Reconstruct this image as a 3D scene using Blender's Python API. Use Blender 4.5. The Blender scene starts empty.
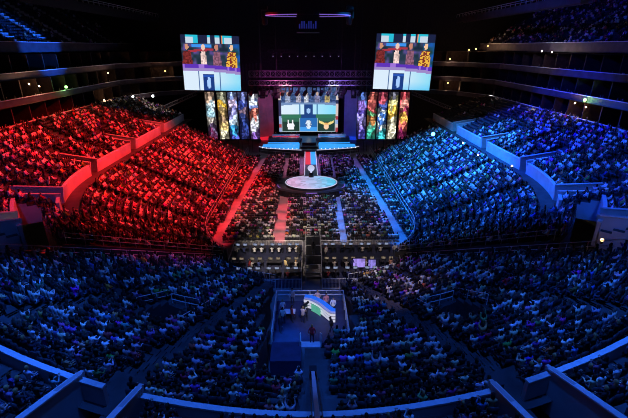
import bpy, bmesh, math, random
import numpy as np
from mathutils import Vector, Matrix
random.seed(7); RNG = np.random.default_rng(7)
SC = bpy.context.scene; COL = SC.collection
PI = math.pi; rad = math.radians

# ------------------------------------------------------------------ camera
H = 26.4; FPX = 400.0; PITCH = rad(22.05); YAW = rad(0.93); CX = -0.4
cam_d = bpy.data.cameras.new('camera'); cam = bpy.data.objects.new('camera', cam_d); COL.objects.link(cam)
cam_d.sensor_width = 36; cam_d.lens = FPX/628*36; cam_d.clip_end = 500; cam_d.clip_start = .1
cam.location = (CX, 0, H); cam.rotation_euler = (PI/2-PITCH, 0, -YAW); SC.camera = cam
_R = cam.rotation_euler.to_matrix()
def ray(px, py): return _R @ Vector(((px-314)/FPX, -(py-209)/FPX, -1))
def Pz(px, py, z):
    d = ray(px, py); t = (z-H)/d.z; return Vector((CX+d.x*t, d.y*t, z))
def Py(px, py, y):
    d = ray(px, py); t = y/d.y; return Vector((CX+d.x*t, y, H+d.z*t))
_Ri = _R.transposed()
def proj(p):
    v = _Ri @ (Vector(p)-Vector((CX, 0, H)))
    if v.z > -.5: return None
    return (314+v.x/-v.z*FPX, 209-v.y/-v.z*FPX, -v.z)

# ------------------------------------------------------------------ materials
def mat(name, col, rough=.6, metal=0., emit=None, es=0., noise=0., nscale=4., spec=.4):
    m = bpy.data.materials.new(name); m.use_nodes = True; nt = m.node_tree; b = nt.nodes['Principled BSDF']
    b.inputs['Roughness'].default_value = rough; b.inputs['Metallic'].default_value = metal
    b.inputs['Specular IOR Level'].default_value = spec
    b.inputs['Base Color'].default_value = (*col, 1)
    if noise > 0:
        tc = nt.nodes.new('ShaderNodeTexCoord'); n = nt.nodes.new('ShaderNodeTexNoise'); n.inputs['Scale'].default_value = nscale
        n.inputs['Detail'].default_value = 4
        r = nt.nodes.new('ShaderNodeValToRGB')
        r.color_ramp.elements[0].position = .3; r.color_ramp.elements[1].position = .7
        r.color_ramp.elements[0].color = (*[max(0, c*(1-noise)) for c in col], 1)
        r.color_ramp.elements[1].color = (*[min(1, c*(1+noise)) for c in col], 1)
        nt.links.new(tc.outputs['Object'], n.inputs['Vector']); nt.links.new(n.outputs['Fac'], r.inputs['Fac'])
        nt.links.new(r.outputs['Color'], b.inputs['Base Color'])
    if emit:
        b.inputs['Emission Color'].default_value = (*emit, 1); b.inputs['Emission Strength'].default_value = es
    return m
def attr_mat(name, emission=False, strength=1., rough=.8):
    m = bpy.data.materials.new(name); m.use_nodes = True; nt = m.node_tree; b = nt.nodes['Principled BSDF']
    a = nt.nodes.new('ShaderNodeVertexColor'); a.layer_name = 'Col'
    b.inputs['Roughness'].default_value = rough
    if emission:
        b.inputs['Base Color'].default_value = (.01, .01, .01, 1)
        nt.links.new(a.outputs['Color'], b.inputs['Emission Color']); b.inputs['Emission Strength'].default_value = strength
    else:
        b.inputs['Specular IOR Level'].default_value = .2
        nt.links.new(a.outputs['Color'], b.inputs['Base Color'])
    return m
def objcol_mat(name, rough=.8):
    m = bpy.data.materials.new(name); m.use_nodes = True; nt = m.node_tree; b = nt.nodes['Principled BSDF']
    a = nt.nodes.new('ShaderNodeObjectInfo'); nt.links.new(a.outputs['Color'], b.inputs['Base Color'])
    b.inputs['Roughness'].default_value = rough; b.inputs['Specular IOR Level'].default_value = .2
    return m
M = dict(
    conc=mat('dark_concrete', (.055, .055, .06), .8, noise=.35, nscale=.8),
    aisle=mat('lit_aisle_concrete', (.42, .42, .44), .8, noise=.2, nscale=1.2),  # paler copy of the tread concrete; paints chosen aisles as lit
    wall=mat('parapet_paint', (.40, .41, .44), .6, noise=.15, nscale=.6),
    ledge=mat('pale_ledge', (.62, .64, .68), .5, noise=.1),
    floor=mat('arena_floor_cover', (.22, .22, .24), .55, noise=.25, nscale=.5),
    black=mat('black_drape', (.02, .02, .03), .9, noise=.3, nscale=2),
    dark=mat('black_steel', (.02, .02, .023), .5, .3, noise=.2),
    fascia=mat('suite_fascia', (.07, .055, .07), .6, noise=.3, nscale=.7),
    suite=mat('suite_interior', (.045, .028, .022), .8, noise=.4, nscale=1.5),
    steel=mat('galvanised_pipe', (.7, .7, .72), .4, .2, noise=.1),
    alu=mat('aluminium_truss', (.22, .22, .24), .4, .6, noise=.1),
    seat=mat('seat_plastic', (.035, .035, .045), .5, noise=.15),
    stage=mat('stage_deck', (.05, .05, .06), .3, noise=.2, nscale=1),
    white=mat('white_laminate', (.75, .75, .78), .35, noise=.05),
    skin=mat('skin', (.52, .33, .25), .6, noise=.1, nscale=20),
    trousers=mat('dark_denim', (.03, .035, .06), .9, noise=.2, nscale=30),
    shoe=mat('shoe_leather', (.05, .05, .05), .5, noise=.1),
    shirt=objcol_mat('shirt_cloth'), hair=objcol_mat('hair'),
    crowd=attr_mat('crowd_cloth'), screen=attr_mat('screen_pixels', True, 1.15),
    red=mat('red_led_floor', (.1, .01, .01), .4, emit=(1, .02, .05), es=.7, noise=.1),
    cyan=mat('cyan_led_floor', (.02, .1, .15), .4, emit=(.03, .36, 1), es=1.0, noise=.1),
    cyand=mat('deep_blue_led', (.02, .03, .15), .4, emit=(.01, .06, .8), es=.7, noise=.1),
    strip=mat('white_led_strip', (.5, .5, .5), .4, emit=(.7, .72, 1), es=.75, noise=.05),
    violet=mat('violet_led_strip', (.2, .1, .3), .4, emit=(.4, .2, .9), es=.5, noise=.05),
    blueled=mat('blue_led_strip', (.1, .1, .4), .4, emit=(.05, .12, 1), es=.12, noise=.05),
    lens=mat('lamp_lens', (.8, .8, .8), .2, emit=(.9, .95, 1), es=10., noise=.02),
    footl=mat('footlight_lens', (.5,.5,.5), .3, emit=(.8,.9,1), es=2.2, noise=.02),
    faint=mat('faint_lamp_lens', (.3,.3,.4), .3, emit=(.5,.45,.7), es=.35, noise=.02),
    warm=mat('warm_lamp', (.8, .6, .4), .3, emit=(1, .62, .25), es=5., noise=.02),
    greenlamp=mat('green_lamp', (.3, .6, .2), .3, emit=(.35, 1, .25), es=2.5, noise=.02),
    bluelamp=mat('blue_lamp', (.2, .4, .9), .3, emit=(.05, .3, 1), es=14., noise=.02),
    deskblue=mat('desk_top_blue', (.03, .16, .6), .35, emit=(.02, .2, .9), es=.45, noise=.1),
    deskwhite=mat('desk_light_panel', (.7, .7, .72), .35, emit=(.8, .82, .95), es=.55, noise=.05),
    green=mat('green_screen_face', (.1, .3, .2), .4, emit=(.12, .55, .35), es=.6, noise=.3, nscale=3),
    glass=mat('smoked_glass', (.05, .06, .08), .05, noise=.05, spec=.8),
    tan=mat('tan_plaster', (.55, .42, .25), .7, noise=.2),
    gold=mat('gold', (.8, .6, .2), .25, .9, noise=.1),
    deckcarpet=mat('platform_deck', (.035, .04, .09), .6, noise=.25, nscale=1.5),
)

# ------------------------------------------------------------------ mesh helper
class MB:
    def __init__(s): s.v = []; s.f = []; s.m = []
    def add(s, vs, fs, mi=0):
        o = len(s.v); s.v += [tuple(v) for v in vs]
        for f in fs: s.f.append(tuple(o+i for i in f)); s.m.append(mi)
        return s
    def box(s, x0, x1, y0, y1, z0, z1, mi=0):
        return s.add([(x0,y0,z0),(x1,y0,z0),(x1,y1,z0),(x0,y1,z0),(x0,y0,z1),(x1,y0,z1),(x1,y1,z1),(x0,y1,z1)],
                     [(0,3,2,1),(4,5,6,7),(0,1,5,4),(1,2,6,5),(2,3,7,6),(3,0,4,7)], mi)
    def bar(s, p, q, w, h=None, mi=0):                    # box beam from p to q
        p = Vector(p); q = Vector(q); h = h or w; d = (q-p).normalized()
        up = Vector((0,0,1)) if abs(d.z) < .95 else Vector((0,1,0))
        a = d.cross(up).normalized()*w/2; b = a.cross(d).normalized()*h/2
        vs = [p-a-b,p+a-b,p+a+b,p-a+b,q-a-b,q+a-b,q+a+b,q-a+b]
        return s.add(vs, [(0,1,2,3),(4,7,6,5),(0,4,5,1),(1,5,6,2),(2,6,7,3),(3,7,4,0)], mi)
    def tube(s, p, q, r, n=6, mi=0, r2=None):
        p = Vector(p); q = Vector(q); r2 = r if r2 is None else r2; d = (q-p).normalized()
        up = Vector((0,0,1)) if abs(d.z) < .95 else Vector((0,1,0))
        a = d.cross(up).normalized(); b = a.cross(d)
        vs = []
        for c, rr in ((p, r), (q, r2)):
            for i in range(n):
                t = 2*PI*i/n; vs.append(c+a*math.cos(t)*rr+b*math.sin(t)*rr)
        fs = [(i,(i+1)%n,n+(i+1)%n,n+i) for i in range(n)]+[tuple(range(n))[::-1], tuple(range(n,2*n))]
        return s.add(vs, fs, mi)
    def lathe(s, c, prof, n=16, mi=0, sx=1, sy=1):
        vs = []; fs = []; c = Vector(c)
        for r, z in prof:
            for i in range(n):
                t = 2*PI*i/n; vs.append(c+Vector((math.cos(t)*r*sx, math.sin(t)*r*sy, z)))
        for k in range(len(prof)-1):
            for i in range(n): fs.append((k*n+i, k*n+(i+1)%n, (k+1)*n+(i+1)%n, (k+1)*n+i))
        fs.append(tuple(range(n))[::-1]); fs.append(tuple(range((len(prof)-1)*n, len(prof)*n)))
        return s.add(vs, fs, mi)
    def ball(s, c, r, n=10, k=7, mi=0, sz=1):
        prof = [(max(1e-3, r*math.sin(PI*j/k)), -r*sz*math.cos(PI*j/k)) for j in range(k+1)]
        return s.lathe(c, prof, n, mi)
    def mesh(s, name, mats):
        me = bpy.data.meshes.new(name); me.from_pydata(s.v, [], s.f)
        for m in (mats if isinstance(mats, (list, tuple)) else [mats]): me.materials.append(m)
        me.polygons.foreach_set('material_index', s.m); me.update(); return me
    def build(s, name, mats, parent=None, smooth=False):
        me = s.mesh(name, mats)
        if smooth: me.polygons.foreach_set('use_smooth', [True]*len(me.polygons))
        o = bpy.data.objects.new(name, me); COL.objects.link(o)
        if parent: o.parent = parent
        return o
def tag(o, label, cat, group=None):
    o['label'] = label; o['category'] = cat
    if group: o['group'] = group
    return o
def struct(o): o['kind'] = 'structure'; return o
def thing(name, label, cat, loc=(0,0,0), rz=0, group=None):
    o = bpy.data.objects.new(name, None); COL.objects.link(o); o.location = loc; o.rotation_euler.z = rz
    o.empty_display_size = .2
    return tag(o, label, cat, group)
def dup(root, loc, rz=None, label=None, group=None, scale=None):
    r = root.copy(); COL.objects.link(r); r.location = loc
    if rz is not None: r.rotation_euler.z = rz
    if scale: r.scale = scale
    if label: r['label'] = label
    if group: r['group'] = group
    for ch in KIDS.get(root.name, list(root.children)):
        c = ch.copy(); COL.objects.link(c); c.parent = r
        for g in list(ch.children):
            d = g.copy(); COL.objects.link(d); d.parent = c
    return r
KIDS = {}

# ------------------------------------------------------------------ people
def body_mesh(pose, hi=True):
    """continuous skinned figure; facing +y; seated figures have the floor at z=0 and the seat at .43"""
    J = {}
    if pose.startswith('sit'):
        J.update(pel=(0,-.02,.53), bel=(0,-.03,.70), che=(0,-.03,.90), nb=(0,-.02,1.06), nk=(0,.0,1.13))
        for s, k in ((-1,'L'),(1,'R')):
            J['hip'+k]=(s*.09,.02,.52); J['kne'+k]=(s*.12,.40,.52); J['ank'+k]=(s*.12,.40,.12); J['toe'+k]=(s*.13,.56,.05)
            J['sho'+k]=(s*.18,-.02,1.02)
            if pose == 'sit_lap': J['elb'+k]=(s*.24,.06,.78); J['wri'+k]=(s*.12,.28,.66); hd=(-s*.3,.9,-.1)
            elif pose == 'sit_desk': J['elb'+k]=(s*.25,.14,.80); J['wri'+k]=(s*.16,.38,.80); hd=(-s*.1,1,0)
            elif pose == 'sit_clap': J['elb'+k]=(s*.24,.12,.84); J['wri'+k]=(s*.07,.30,.98); hd=(-s*.2,.5,.9)
            elif pose == 'sit_up': J['elb'+k]=(s*.26,.10,1.16); J['wri'+k]=(s*.22,.14,1.40); hd=(0,.1,1)
            J['hd'+k]=tuple(a+b*.09 for a, b in zip(J['wri'+k], hd)); J['dir'+k]=hd
    else:
        J.update(pel=(0,0,.95), bel=(0,0,1.12), che=(0,0,1.32), nb=(0,.0,1.47), nk=(0,.01,1.54))
        for s, k in ((-1,'L'),(1,'R')):
            J['hip'+k]=(s*.09,0,.92); J['kne'+k]=(s*.11,.03,.50); J['ank'+k]=(s*.12,-.02,.09); J['toe'+k]=(s*.14,.13,.04)
            J['sho'+k]=(s*.18,0,1.43)
            if pose == 'stand_desk': J['elb'+k]=(s*.25,.06,1.15); J['wri'+k]=(s*.15,.28,1.08); hd=(-s*.4,.9,0)
            elif pose == 'stand_cam': J['elb'+k]=(s*.25,.12,1.22); J['wri'+k]=(s*.10,.32,1.40); hd=(0,1,.1)
            else: J['elb'+k]=(s*.25,.0,1.15); J['wri'+k]=(s*.24,.10,.90); hd=(0,.3,-1)
            J['hd'+k]=tuple(a+b*.09 for a, b in zip(J['wri'+k], hd)); J['dir'+k]=hd
    names = ['pel','bel','che','nb','nk']; E = [('pel','bel',1),('bel','che',1),('che','nb',1),('nb','nk',0)]
    Rr = dict(pel=(.15,.12), bel=(.135,.11), che=(.165,.12), nb=(.08,.07), nk=(.055,.055))
    for k in 'LR':
        names += ['hip'+k,'kne'+k,'ank'+k,'toe'+k,'sho'+k,'elb'+k,'wri'+k,'hd'+k]
        E += [('pel','hip'+k,2),('hip'+k,'kne'+k,2),('kne'+k,'ank'+k,2),('ank'+k,'toe'+k,3),
              ('che','sho'+k,1),('sho'+k,'elb'+k,1),('elb'+k,'wri'+k,1 if pose[0]=='s' and k else 0),('wri'+k,'hd'+k,0)]
        Rr.update({'hip'+k:(.09,.09),'kne'+k:(.065,.065),'ank'+k:(.042,.042),'toe'+k:(.04,.03),
                   'sho'+k:(.07,.07),'elb'+k:(.048,.048),'wri'+k:(.032,.028),'hd'+k:(.04,.02)})
    idx = {n:i for i, n in enumerate(names)}
    me = bpy.data.meshes.new('sk'); me.from_pydata([J[n] for n in names], [(idx[a],idx[b]) for a,b,_ in E], [])
    o = bpy.data.objects.new('sk', me); COL.objects.link(o)
    md = o.modifiers.new('s','SKIN'); md.use_smooth_shade = True
    for n, sv in zip(names, me.skin_vertices[0].data): sv.radius = Rr[n]; sv.use_root = (n == 'pel')
    if hi: ms = o.modifiers.new('u','SUBSURF'); ms.levels = 1
    dg = bpy.context.evaluated_depsgraph_get(); dg.update()
    ev = o.evaluated_get(dg); t = ev.to_mesh()
    V = [tuple(v.co) for v in t.vertices]; F = [tuple(p.vertices) for p in t.polygons]
    ev.to_mesh_clear(); bpy.data.objects.remove(o); bpy.data.meshes.remove(me)
    segs = [(np.array(J[a]), np.array(J[b]), m) for a,b,m in E]
    def seg_mat(c):
        best = 9; bm = 0
        for a, b, m in segs:
            d = b-a; u = min(1,max(0,np.dot(c-a,d)/np.dot(d,d))); q = np.linalg.norm(c-a-d*u)
            if m == 1: q -= .05
            if q < best: best = q; bm = m
        return bm
    mb = MB()
    FM = [seg_mat(np.mean([V[i] for i in f], axis=0)) for f in F]
    mb.v = V; mb.f = F; mb.m = FM
    # head: an ovoid with jaw, brow, nose and ears
    nk = J['nk']; hc = np.array((0, nk[1]+.025, nk[2]+.135))
    nr, ns = (10, 14) if hi else (4, 6)
    vs = []; fs = []
    for j in range(nr+1):
        ph = PI*j/nr
        for i in range(ns):
            th = 2*PI*i/ns; x = math.sin(ph)*math.cos(th); y = math.sin(ph)*math.sin(th); z = -math.cos(ph)
            wx = .078*(1-.22*max(0,-z)); wy = .098; q = [x*wx, y*wy+(.012 if z < -.3 and y > 0 else 0), z*.122]
            if hi and y > .8:
                if abs(x) < .2 and -.35 < z < .1: q[1] += .022          # nose
                if .2 < abs(x) < .6 and -.05 < z < .3: q[1] -= .010     # eye sockets
            if hi and abs(x) > .9 and abs(z) < .35: q[0] *= 1.13         # ears
            vs.append((q[0]+hc[0], q[1]+hc[1], q[2]+hc[2]))
    for j in range(nr):
        for i in range(ns): fs.append((j*ns+i, j*ns+(i+1)%ns, (j+1)*ns+(i+1)%ns, (j+1)*ns+i))
    mb.add(vs, fs, 0)
    if hi:                                                              # five fingers on each hand
        for s, k in ((-1,'L'),(1,'R')):
            d = Vector(J['dir'+k]).normalized(); side = d.cross(Vector((0,0,1)))
            side = side.normalized() if side.length > .1 else Vector((1,0,0)); nrm = side.cross(d).normalized()
            p = Vector(J['hd'+k])
            for fi, (off, ln) in enumerate(((-.03,.062),(-.01,.075),(.01,.070),(.03,.055))):
                a = p+side*off+d*.01; b = a+d*ln*.5-nrm*.006; c = b+d*ln*.5-nrm*.02
                mb.tube(a, b, .0095, 6, 0); mb.tube(b, c, .0088, 6, 0, .007)
            a = p-d*.05-side*s*.03; b = a+d*.03-side*s*.028; c = b+d*.03-side*s*.008
            mb.tube(a, b, .011, 6, 0); mb.tube(b, c, .010, 6, 0, .008)
    return mb, hc
def hair_mesh(hc, long=False, hi=True):
    nr, ns = (8, 14) if hi else (4, 6); vs = []; fs = []
    for j in range(nr+1):
        ph = PI*.56*j/nr
        for i in range(ns):
            th = 2*PI*i/ns; x = math.sin(ph)*math.cos(th); y = math.sin(ph)*math.sin(th); z = math.cos(ph)
            q = np.array((x*.088, y*.108-.010, z*.132+.005))
            if z < .25 and y > .1: q[2] = max(q[2], .045)
            if z < .1 and y <= .1: q[2] -= (.16 if long else .045)*(.1-z)/.3*1.6
            vs.append(tuple(q+hc))
    for j in range(nr):
        for i in range(ns): fs.append((j*ns+i, (j+1)*ns+i, (j+1)*ns+(i+1)%ns, j*ns+(i+1)%ns))
    return MB().add(vs, fs)
POSES = ['sit_lap','sit_clap','sit_desk','sit_up','stand','stand_desk','stand_cam']
PROTO = {}
PM = [M['skin'], M['shirt'], M['trousers'], M['shoe']]
for p in POSES:
    mb, hc = body_mesh(p, True); me = mb.mesh('person', PM); me.polygons.foreach_set('use_smooth', [True]*len(me.polygons))
    hs = []
    for lg in (False, True):
        h = hair_mesh(hc, lg).mesh('hair', M['hair']); h.polygons.foreach_set('use_smooth', [True]*len(h.polygons)); hs.append(h)
    PROTO[p] = (me, hs)
HAIRS = [((.015,.010,.008),'dark hair'), ((.05,.03,.015),'brown hair'), ((.35,.22,.09),'fair hair'), ((.01,.01,.012),'black hair')]
def person(pose, loc, rz, shirt, label, group=None, hair=None, long=False, scale=1.):
    me, hs = PROTO[pose]
    o = bpy.data.objects.new('person', me); COL.objects.link(o); o.location = loc; o.rotation_euler.z = rz; o.scale = (scale,)*3
    o.color = (*shirt, 1); tag(o, label, 'person', group)
    h = bpy.data.objects.new('hair', hs[1 if long else 0]); COL.objects.link(h); h.parent = o
    h.color = (*(hair or HAIRS[random.randrange(4)][0]), 1)
    return o

# low versions for the mass of the crowd, merged with numpy
def lowdata(pose, keep_legs=True):
    mb, hc = body_mesh(pose, False); hm = hair_mesh(hc, random.random() < .4, False)
    o = len(mb.v); V = mb.v+hm.v; F = mb.f+[tuple(i+o for i in f) for f in hm.f]; Mi = mb.m+[4]*len(hm.f)
    F2 = []; M2 = []
    for f, m in zip(F, Mi):
        if len(f) == 3: f = f+(f[2],)
        if len(f) != 4:
            for i in range(1, len(f)-1): F2.append((f[0], f[i], f[i+1])); M2.append(m)
        else: F2.append(f); M2.append(m)
    T = []; TM = []
    for f, m in zip(F2, M2):
        if len(set(f)) == 3: t = []; [t.append(i) for i in f if i not in t]; T.append(t); TM.append(m)
        else: T.append((f[0],f[1],f[2])); TM.append(m); T.append((f[0],f[2],f[3])); TM.append(m)
    return np.array(V, dtype=np.float32), np.array(T, dtype=np.int32), np.array(TM)
LOW = {p: lowdata(p) for p in ('sit_lap','sit_clap','sit_desk','sit_up','stand')}
def tops(kind, n):
    """clothing albedos"""
    u = RNG.random(n); c = np.zeros((n,3))
    dark = u < .48; mid = (u >= .48) & (u < .70); pale = u >= .70
    c[dark] = RNG.uniform(.008,.04,(dark.sum(),1))*RNG.uniform(.7,1.3,(dark.sum(),3))
    hue = (RNG.random((mid.sum(),3))**1.8*.6+.06)*np.array((1.1,.62,.9)); c[mid] = hue
    c[pale] = RNG.uniform(.5,.95,(pale.sum(),1))*(1-RNG.random((pale.sum(),3))**3*np.array((.2,.3,.4)))
    return c
def merge_people(name, S, mat_):
    """S: list of (x,y,z,rz,pose,colour)"""
    VV=[]; FF=[]; CC=[]; off=0
    by = {}
    for s in S: by.setdefault(s[4], []).append(s)
    for pose, L in by.items():
        V, T, TM = LOW[pose]; n = len(L)
        X = np.array([[s[0],s[1],s[2],s[3]] for s in L], dtype=np.float32); c = np.cos(X[:,3:4]); s_ = np.sin(X[:,3:4])
        sc = RNG.uniform(.93,1.07,(n,1)).astype(np.float32)
        vx = (V[None,:,0]*c - V[None,:,1]*s_)*sc + X[:,0:1]; vy = (V[None,:,0]*s_ + V[None,:,1]*c)*sc + X[:,1:2]; vz = V[None,:,2]*sc + X[:,2:3]
        VV.append(np.stack([vx,vy,vz],-1).reshape(-1,3))
        FF.append((T[None]+(np.arange(n)[:,None,None]*len(V))).reshape(-1,3)+off); off += n*len(V)
        shirt = np.array([s[5] for s in L]); pal = np.zeros((n,5,3))
        sk = np.where(RNG.random((n,1))<.3, .45, 1.); pal[:,0] = np.array((.55,.36,.28))*sk
        pal[:,1] = shirt; pal[:,2] = np.array((.03,.035,.06))*RNG.uniform(.5,3,(n,1)); pal[:,3] = .05
        pal[:,4] = np.array((.03,.02,.015))*RNG.choice([.4,1,1,5],(n,1))
        CC.append(pal[:,TM].reshape(-1,3))
    V = np.concatenate(VV); F = np.concatenate(FF); C = np.concatenate(CC)
    me = bpy.data.meshes.new(name); me.vertices.add(len(V)); me.vertices.foreach_set('co', V.ravel())
    me.loops.add(len(F)*3); me.loops.foreach_set('vertex_index', F.ravel().astype(np.int32))
    me.polygons.add(len(F)); me.polygons.foreach_set('loop_start', np.arange(len(F), dtype=np.int32)*3)
    me.update(calc_edges=True)
    ca = me.color_attributes.new('Col','BYTE_COLOR','CORNER')
    g = np.clip(C,0,1); cc = np.ones((len(F)*3,4), dtype=np.float32); cc[:,:3] = np.repeat(g,3,axis=0)
    ca.data.foreach_set('color', cc.ravel())
    me.materials.append(mat_); o = bpy.data.objects.new(name, me); COL.objects.link(o); return o

# ------------------------------------------------------------------ bowl
CY = 58.8; YEND = 118.
def bp(t, r):
    if abs(t) <= 90: a = rad(t); return (r*math.sin(a), CY-r*math.cos(a))
    s = 1 if t > 0 else -1; return (s*r, CY+abs(t)-90)
def bnorm(t):                                              # inward direction
    if abs(t) <= 90: a = rad(t); return (-math.sin(a), math.cos(a))
    return (-1 if t > 0 else 1, 0)
SEATS = []           # (x,y,z,rz,zone,t,row,seatno)
def zone(name, t0, t1, r0, z0, dep, rise, n, aisles=(), voms=(), step=2., base=0., occ=.9, seats=True, block=None, wallmat=1, rowstart=0, aw=.62, lit=False):
    rf = r0 if callable(r0) else (lambda t, v=r0: v); hf = rise if callable(rise) else (lambda t, v=rise: v); zf_ = z0 if callable(z0) else (lambda t, v=z0: v)
    rm = rf((t0+t1)/2)+dep*n/2
    def hw(t): return aw/rm*57.3 if abs(t) < 90 else aw
    ts = set(np.arange(t0, t1+.01, step).tolist()+[t0, t1])
    for a in aisles: ts |= {a-hw(a), a+hw(a)}
    for (a, h, j0, j1) in voms: k = h/rm*57.3 if abs(a) < 90 else h; ts |= {a-k, a+k}
    for q in (-90., 90.):
        if t0 < q < t1: ts.add(q)
    ts = sorted(x for x in ts if t0-1e-6 <= x <= t1+1e-6)
    ts2 = [ts[0]]
    for x in ts[1:]:
        if x-ts2[-1] > .02: ts2.append(x)
    ts = ts2
    def invom(t, j):
        for (a, h, j0, j1) in voms:
            k = h/rm*57.3 if abs(a) < 90 else h
            if abs(t-a) < k and j0 <= j < j1: return True
        return bool(block and block(t, rf(t)+dep*(j+.5)))
    def inaisle(t): return any(abs(t-a) < hw(a) for a in aisles)
    mb = MB(); nt = len(ts)-1
    solid = [[not invom((ts[i]+ts[i+1])/2, j) for j in range(n)] for i in range(nt)]
    for i in range(nt):
        a, b = ts[i], ts[i+1]; tm_ = (a+b)/2; ai = 1 if inaisle(tm_) and (lit is True or (lit and abs(tm_-lit) < 3)) else 0  # only aisles meant to look lit get the paler concrete
        for j in range(n):
            if not solid[i][j]: continue
            A, B, C_, D = bp(a,rf(a)+dep*j), bp(b,rf(b)+dep*j), bp(b,rf(b)+dep*(j+1)), bp(a,rf(a)+dep*(j+1))
            ri = hf((a+b)/2); z = zf_((a+b)/2)+ri*j
            mb.add([(*A,z),(*B,z),(*C_,z),(*D,z)], [(0,1,2,3)], ai)
            zb = (z-ri) if j > 0 and solid[i][j-1] else base
            if zb < z: mb.add([(*A,zb),(*B,zb),(*B,z),(*A,z)], [(0,1,2,3)], ai if zb == z-ri else 2)
            zf = z+ri if (j < n-1 and solid[i][j+1]) else base
            if zf < z: mb.add([(*D,zf),(*C_,zf),(*C_,z),(*D,z)], [(3,2,1,0)], 2)
            if i == 0 or not solid[i-1][j]: mb.add([(*A,base),(*D,base),(*D,z),(*A,z)], [(0,1,2,3)], 2)
            if i == nt-1 or not solid[i+1][j]: mb.add([(*B,base),(*C_,base),(*C_,z),(*B,z)], [(3,2,1,0)], 2)
    o = struct(mb.build(name, [M['conc'], M['aisle'], M['wall'] if 'premier' in name else M['conc']]))
    if seats:
        for j in range(n):
            r = rm-dep*n/2+dep*(j+.5); k = .51/r*57.3
            t = t0; c = 0
            while t < t1:
                kk = k if abs(t) < 90 else .51
                t += kk; c += 1
                if t > t1-kk*.6: break
                if any(abs(t-a) < ((aw+.25)/r*57.3 if abs(a) < 90 else aw+.25) for a in aisles): c = 0; continue
                if invom(t, j) or any(abs(t-a) < (h+.4)*(57.3/r if abs(a) < 90 else 1) and j0-1 <= j <= j1 for a,h,j0,j1 in voms): continue
                if block and block(t, rf(t)+dep*(j+.5)+.3): continue
                x, y = bp(t, rf(t)+dep*(j+.5)); nx, ny = bnorm(t); tq = next(((ts[q]+ts[q+1])/2 for q in range(nt) if ts[q] <= t <= ts[q+1]), t); z = zf_(tq)+hf(tq)*j
                sx, sy = -x*.25, (105-y)*.25/10
                fx, fy = nx+sx*.02, ny+sy*.05
                rz = math.atan2(fy, fx)-PI/2
                SEATS.append((x, y, z, rz, name, t, j+rowstart, c, occ))
    return o
def ringwall(name, t0, t1, r, z0, z1, th, voms=(), step=2., ledge=True, vd=5., floorz=None, fo=0.):
    """parapet with a pale ledge, broken by radial entrances whose side walls run back vd metres"""
    z0f = z0 if callable(z0) else (lambda t, v=z0: v); z1f = z1 if callable(z1) else (lambda t, v=z1: v); ffz = floorz if callable(floorz) else (lambda t, v=floorz: v)
    cuts = sorted((a-(h/r*57.3 if abs(a) < 90 else h), a+(h/r*57.3 if abs(a) < 90 else h)) for a, h in voms)
    segs = []; a = t0
    for c0, c1 in cuts:
        if c0 > a: segs.append((a, c0))
        a = c1
    if a < t1: segs.append((a, t1))
    out = []
    for (a, b) in segs:
        mb = MB(); ts = [a]+[x for x in np.arange(math.ceil(a/step)*step, b, step) if a < x < b]+[b]
        for p, q in zip(ts, ts[1:]):
            A,B,C_,D = bp(p,r),bp(q,r),bp(q,r+th),bp(p,r+th)
            mb.add([(*A,z0f(p)),(*B,z0f(q)),(*C_,z0f(q)),(*D,z0f(p)),(*A,z1f(p)),(*B,z1f(q)),(*C_,z1f(q)),(*D,z1f(p))], [(0,1,5,4),(2,3,7,6),(1,2,6,5),(3,0,4,7)], 0)
            A,B,C_,D = bp(p,r-.04),bp(q,r-.04),bp(q,r+th+.04),bp(p,r+th+.04)
            mb.add([(*A,z1f(p)),(*B,z1f(q)),(*C_,z1f(q)),(*D,z1f(p)),(*A,z1f(p)+.1),(*B,z1f(q)+.1),(*C_,z1f(q)+.1),(*D,z1f(p)+.1)], [(0,1,2,3),(4,5,6,7),(0,1,5,4),(2,3,7,6),(1,2,6,5),(3,0,4,7)], 1)
        out.append(struct(mb.build(name, [M['wall'], M['ledge']])))
    for c0, c1 in cuts:
        for c in (c0, c1):
            cc = c+(math.copysign(fo, c) if (abs(c) > abs((c0+c1)/2)) else 0)
            mb = MB(); A = Vector((*bp(cc, r), 0)); B = Vector((*bp(cc, r+vd), 0)); zt = z1f(c)+.1; zb_ = z0f(c)
            mb.bar(A+Vector((0,0,zb_)).lerp(Vector((0,0,zt)),.5), B+Vector((0,0,(zb_+zt+1.6)/2)), .22, zt-zb_+.8, 0)
            mb.bar(A+Vector((0,0,zt+.36)), B+Vector((0,0,zt+1.2)), .34, .09, 1)
            out.append(struct(mb.build(name, [M['wall'], M['ledge']])))
        mb = MB(); ts = np.linspace(c0, c1, 4)
        for p, q in zip(ts, ts[1:]):
            A,B,C_,D = bp(p,r-.1),bp(q,r-.1),bp(q,r+vd),bp(p,r+vd); zz = ffz((c0+c1)/2)
            mb.add([(*A,zz+.02),(*B,zz+.02),(*C_,zz+.02),(*D,zz+.02)], [(0,1,2,3)])
            mb.add([(*D,zz),(*C_,zz),(*C_,zz+3.2),(*D,zz+3.2)], [(0,1,2,3)])
        struct(mb.build('floor_entrance', M['conc']))
    return out

# arena floor
struct(MB().box(-62, 62, -5, 132, -.3, 0).build('floor', M['floor']))
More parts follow.
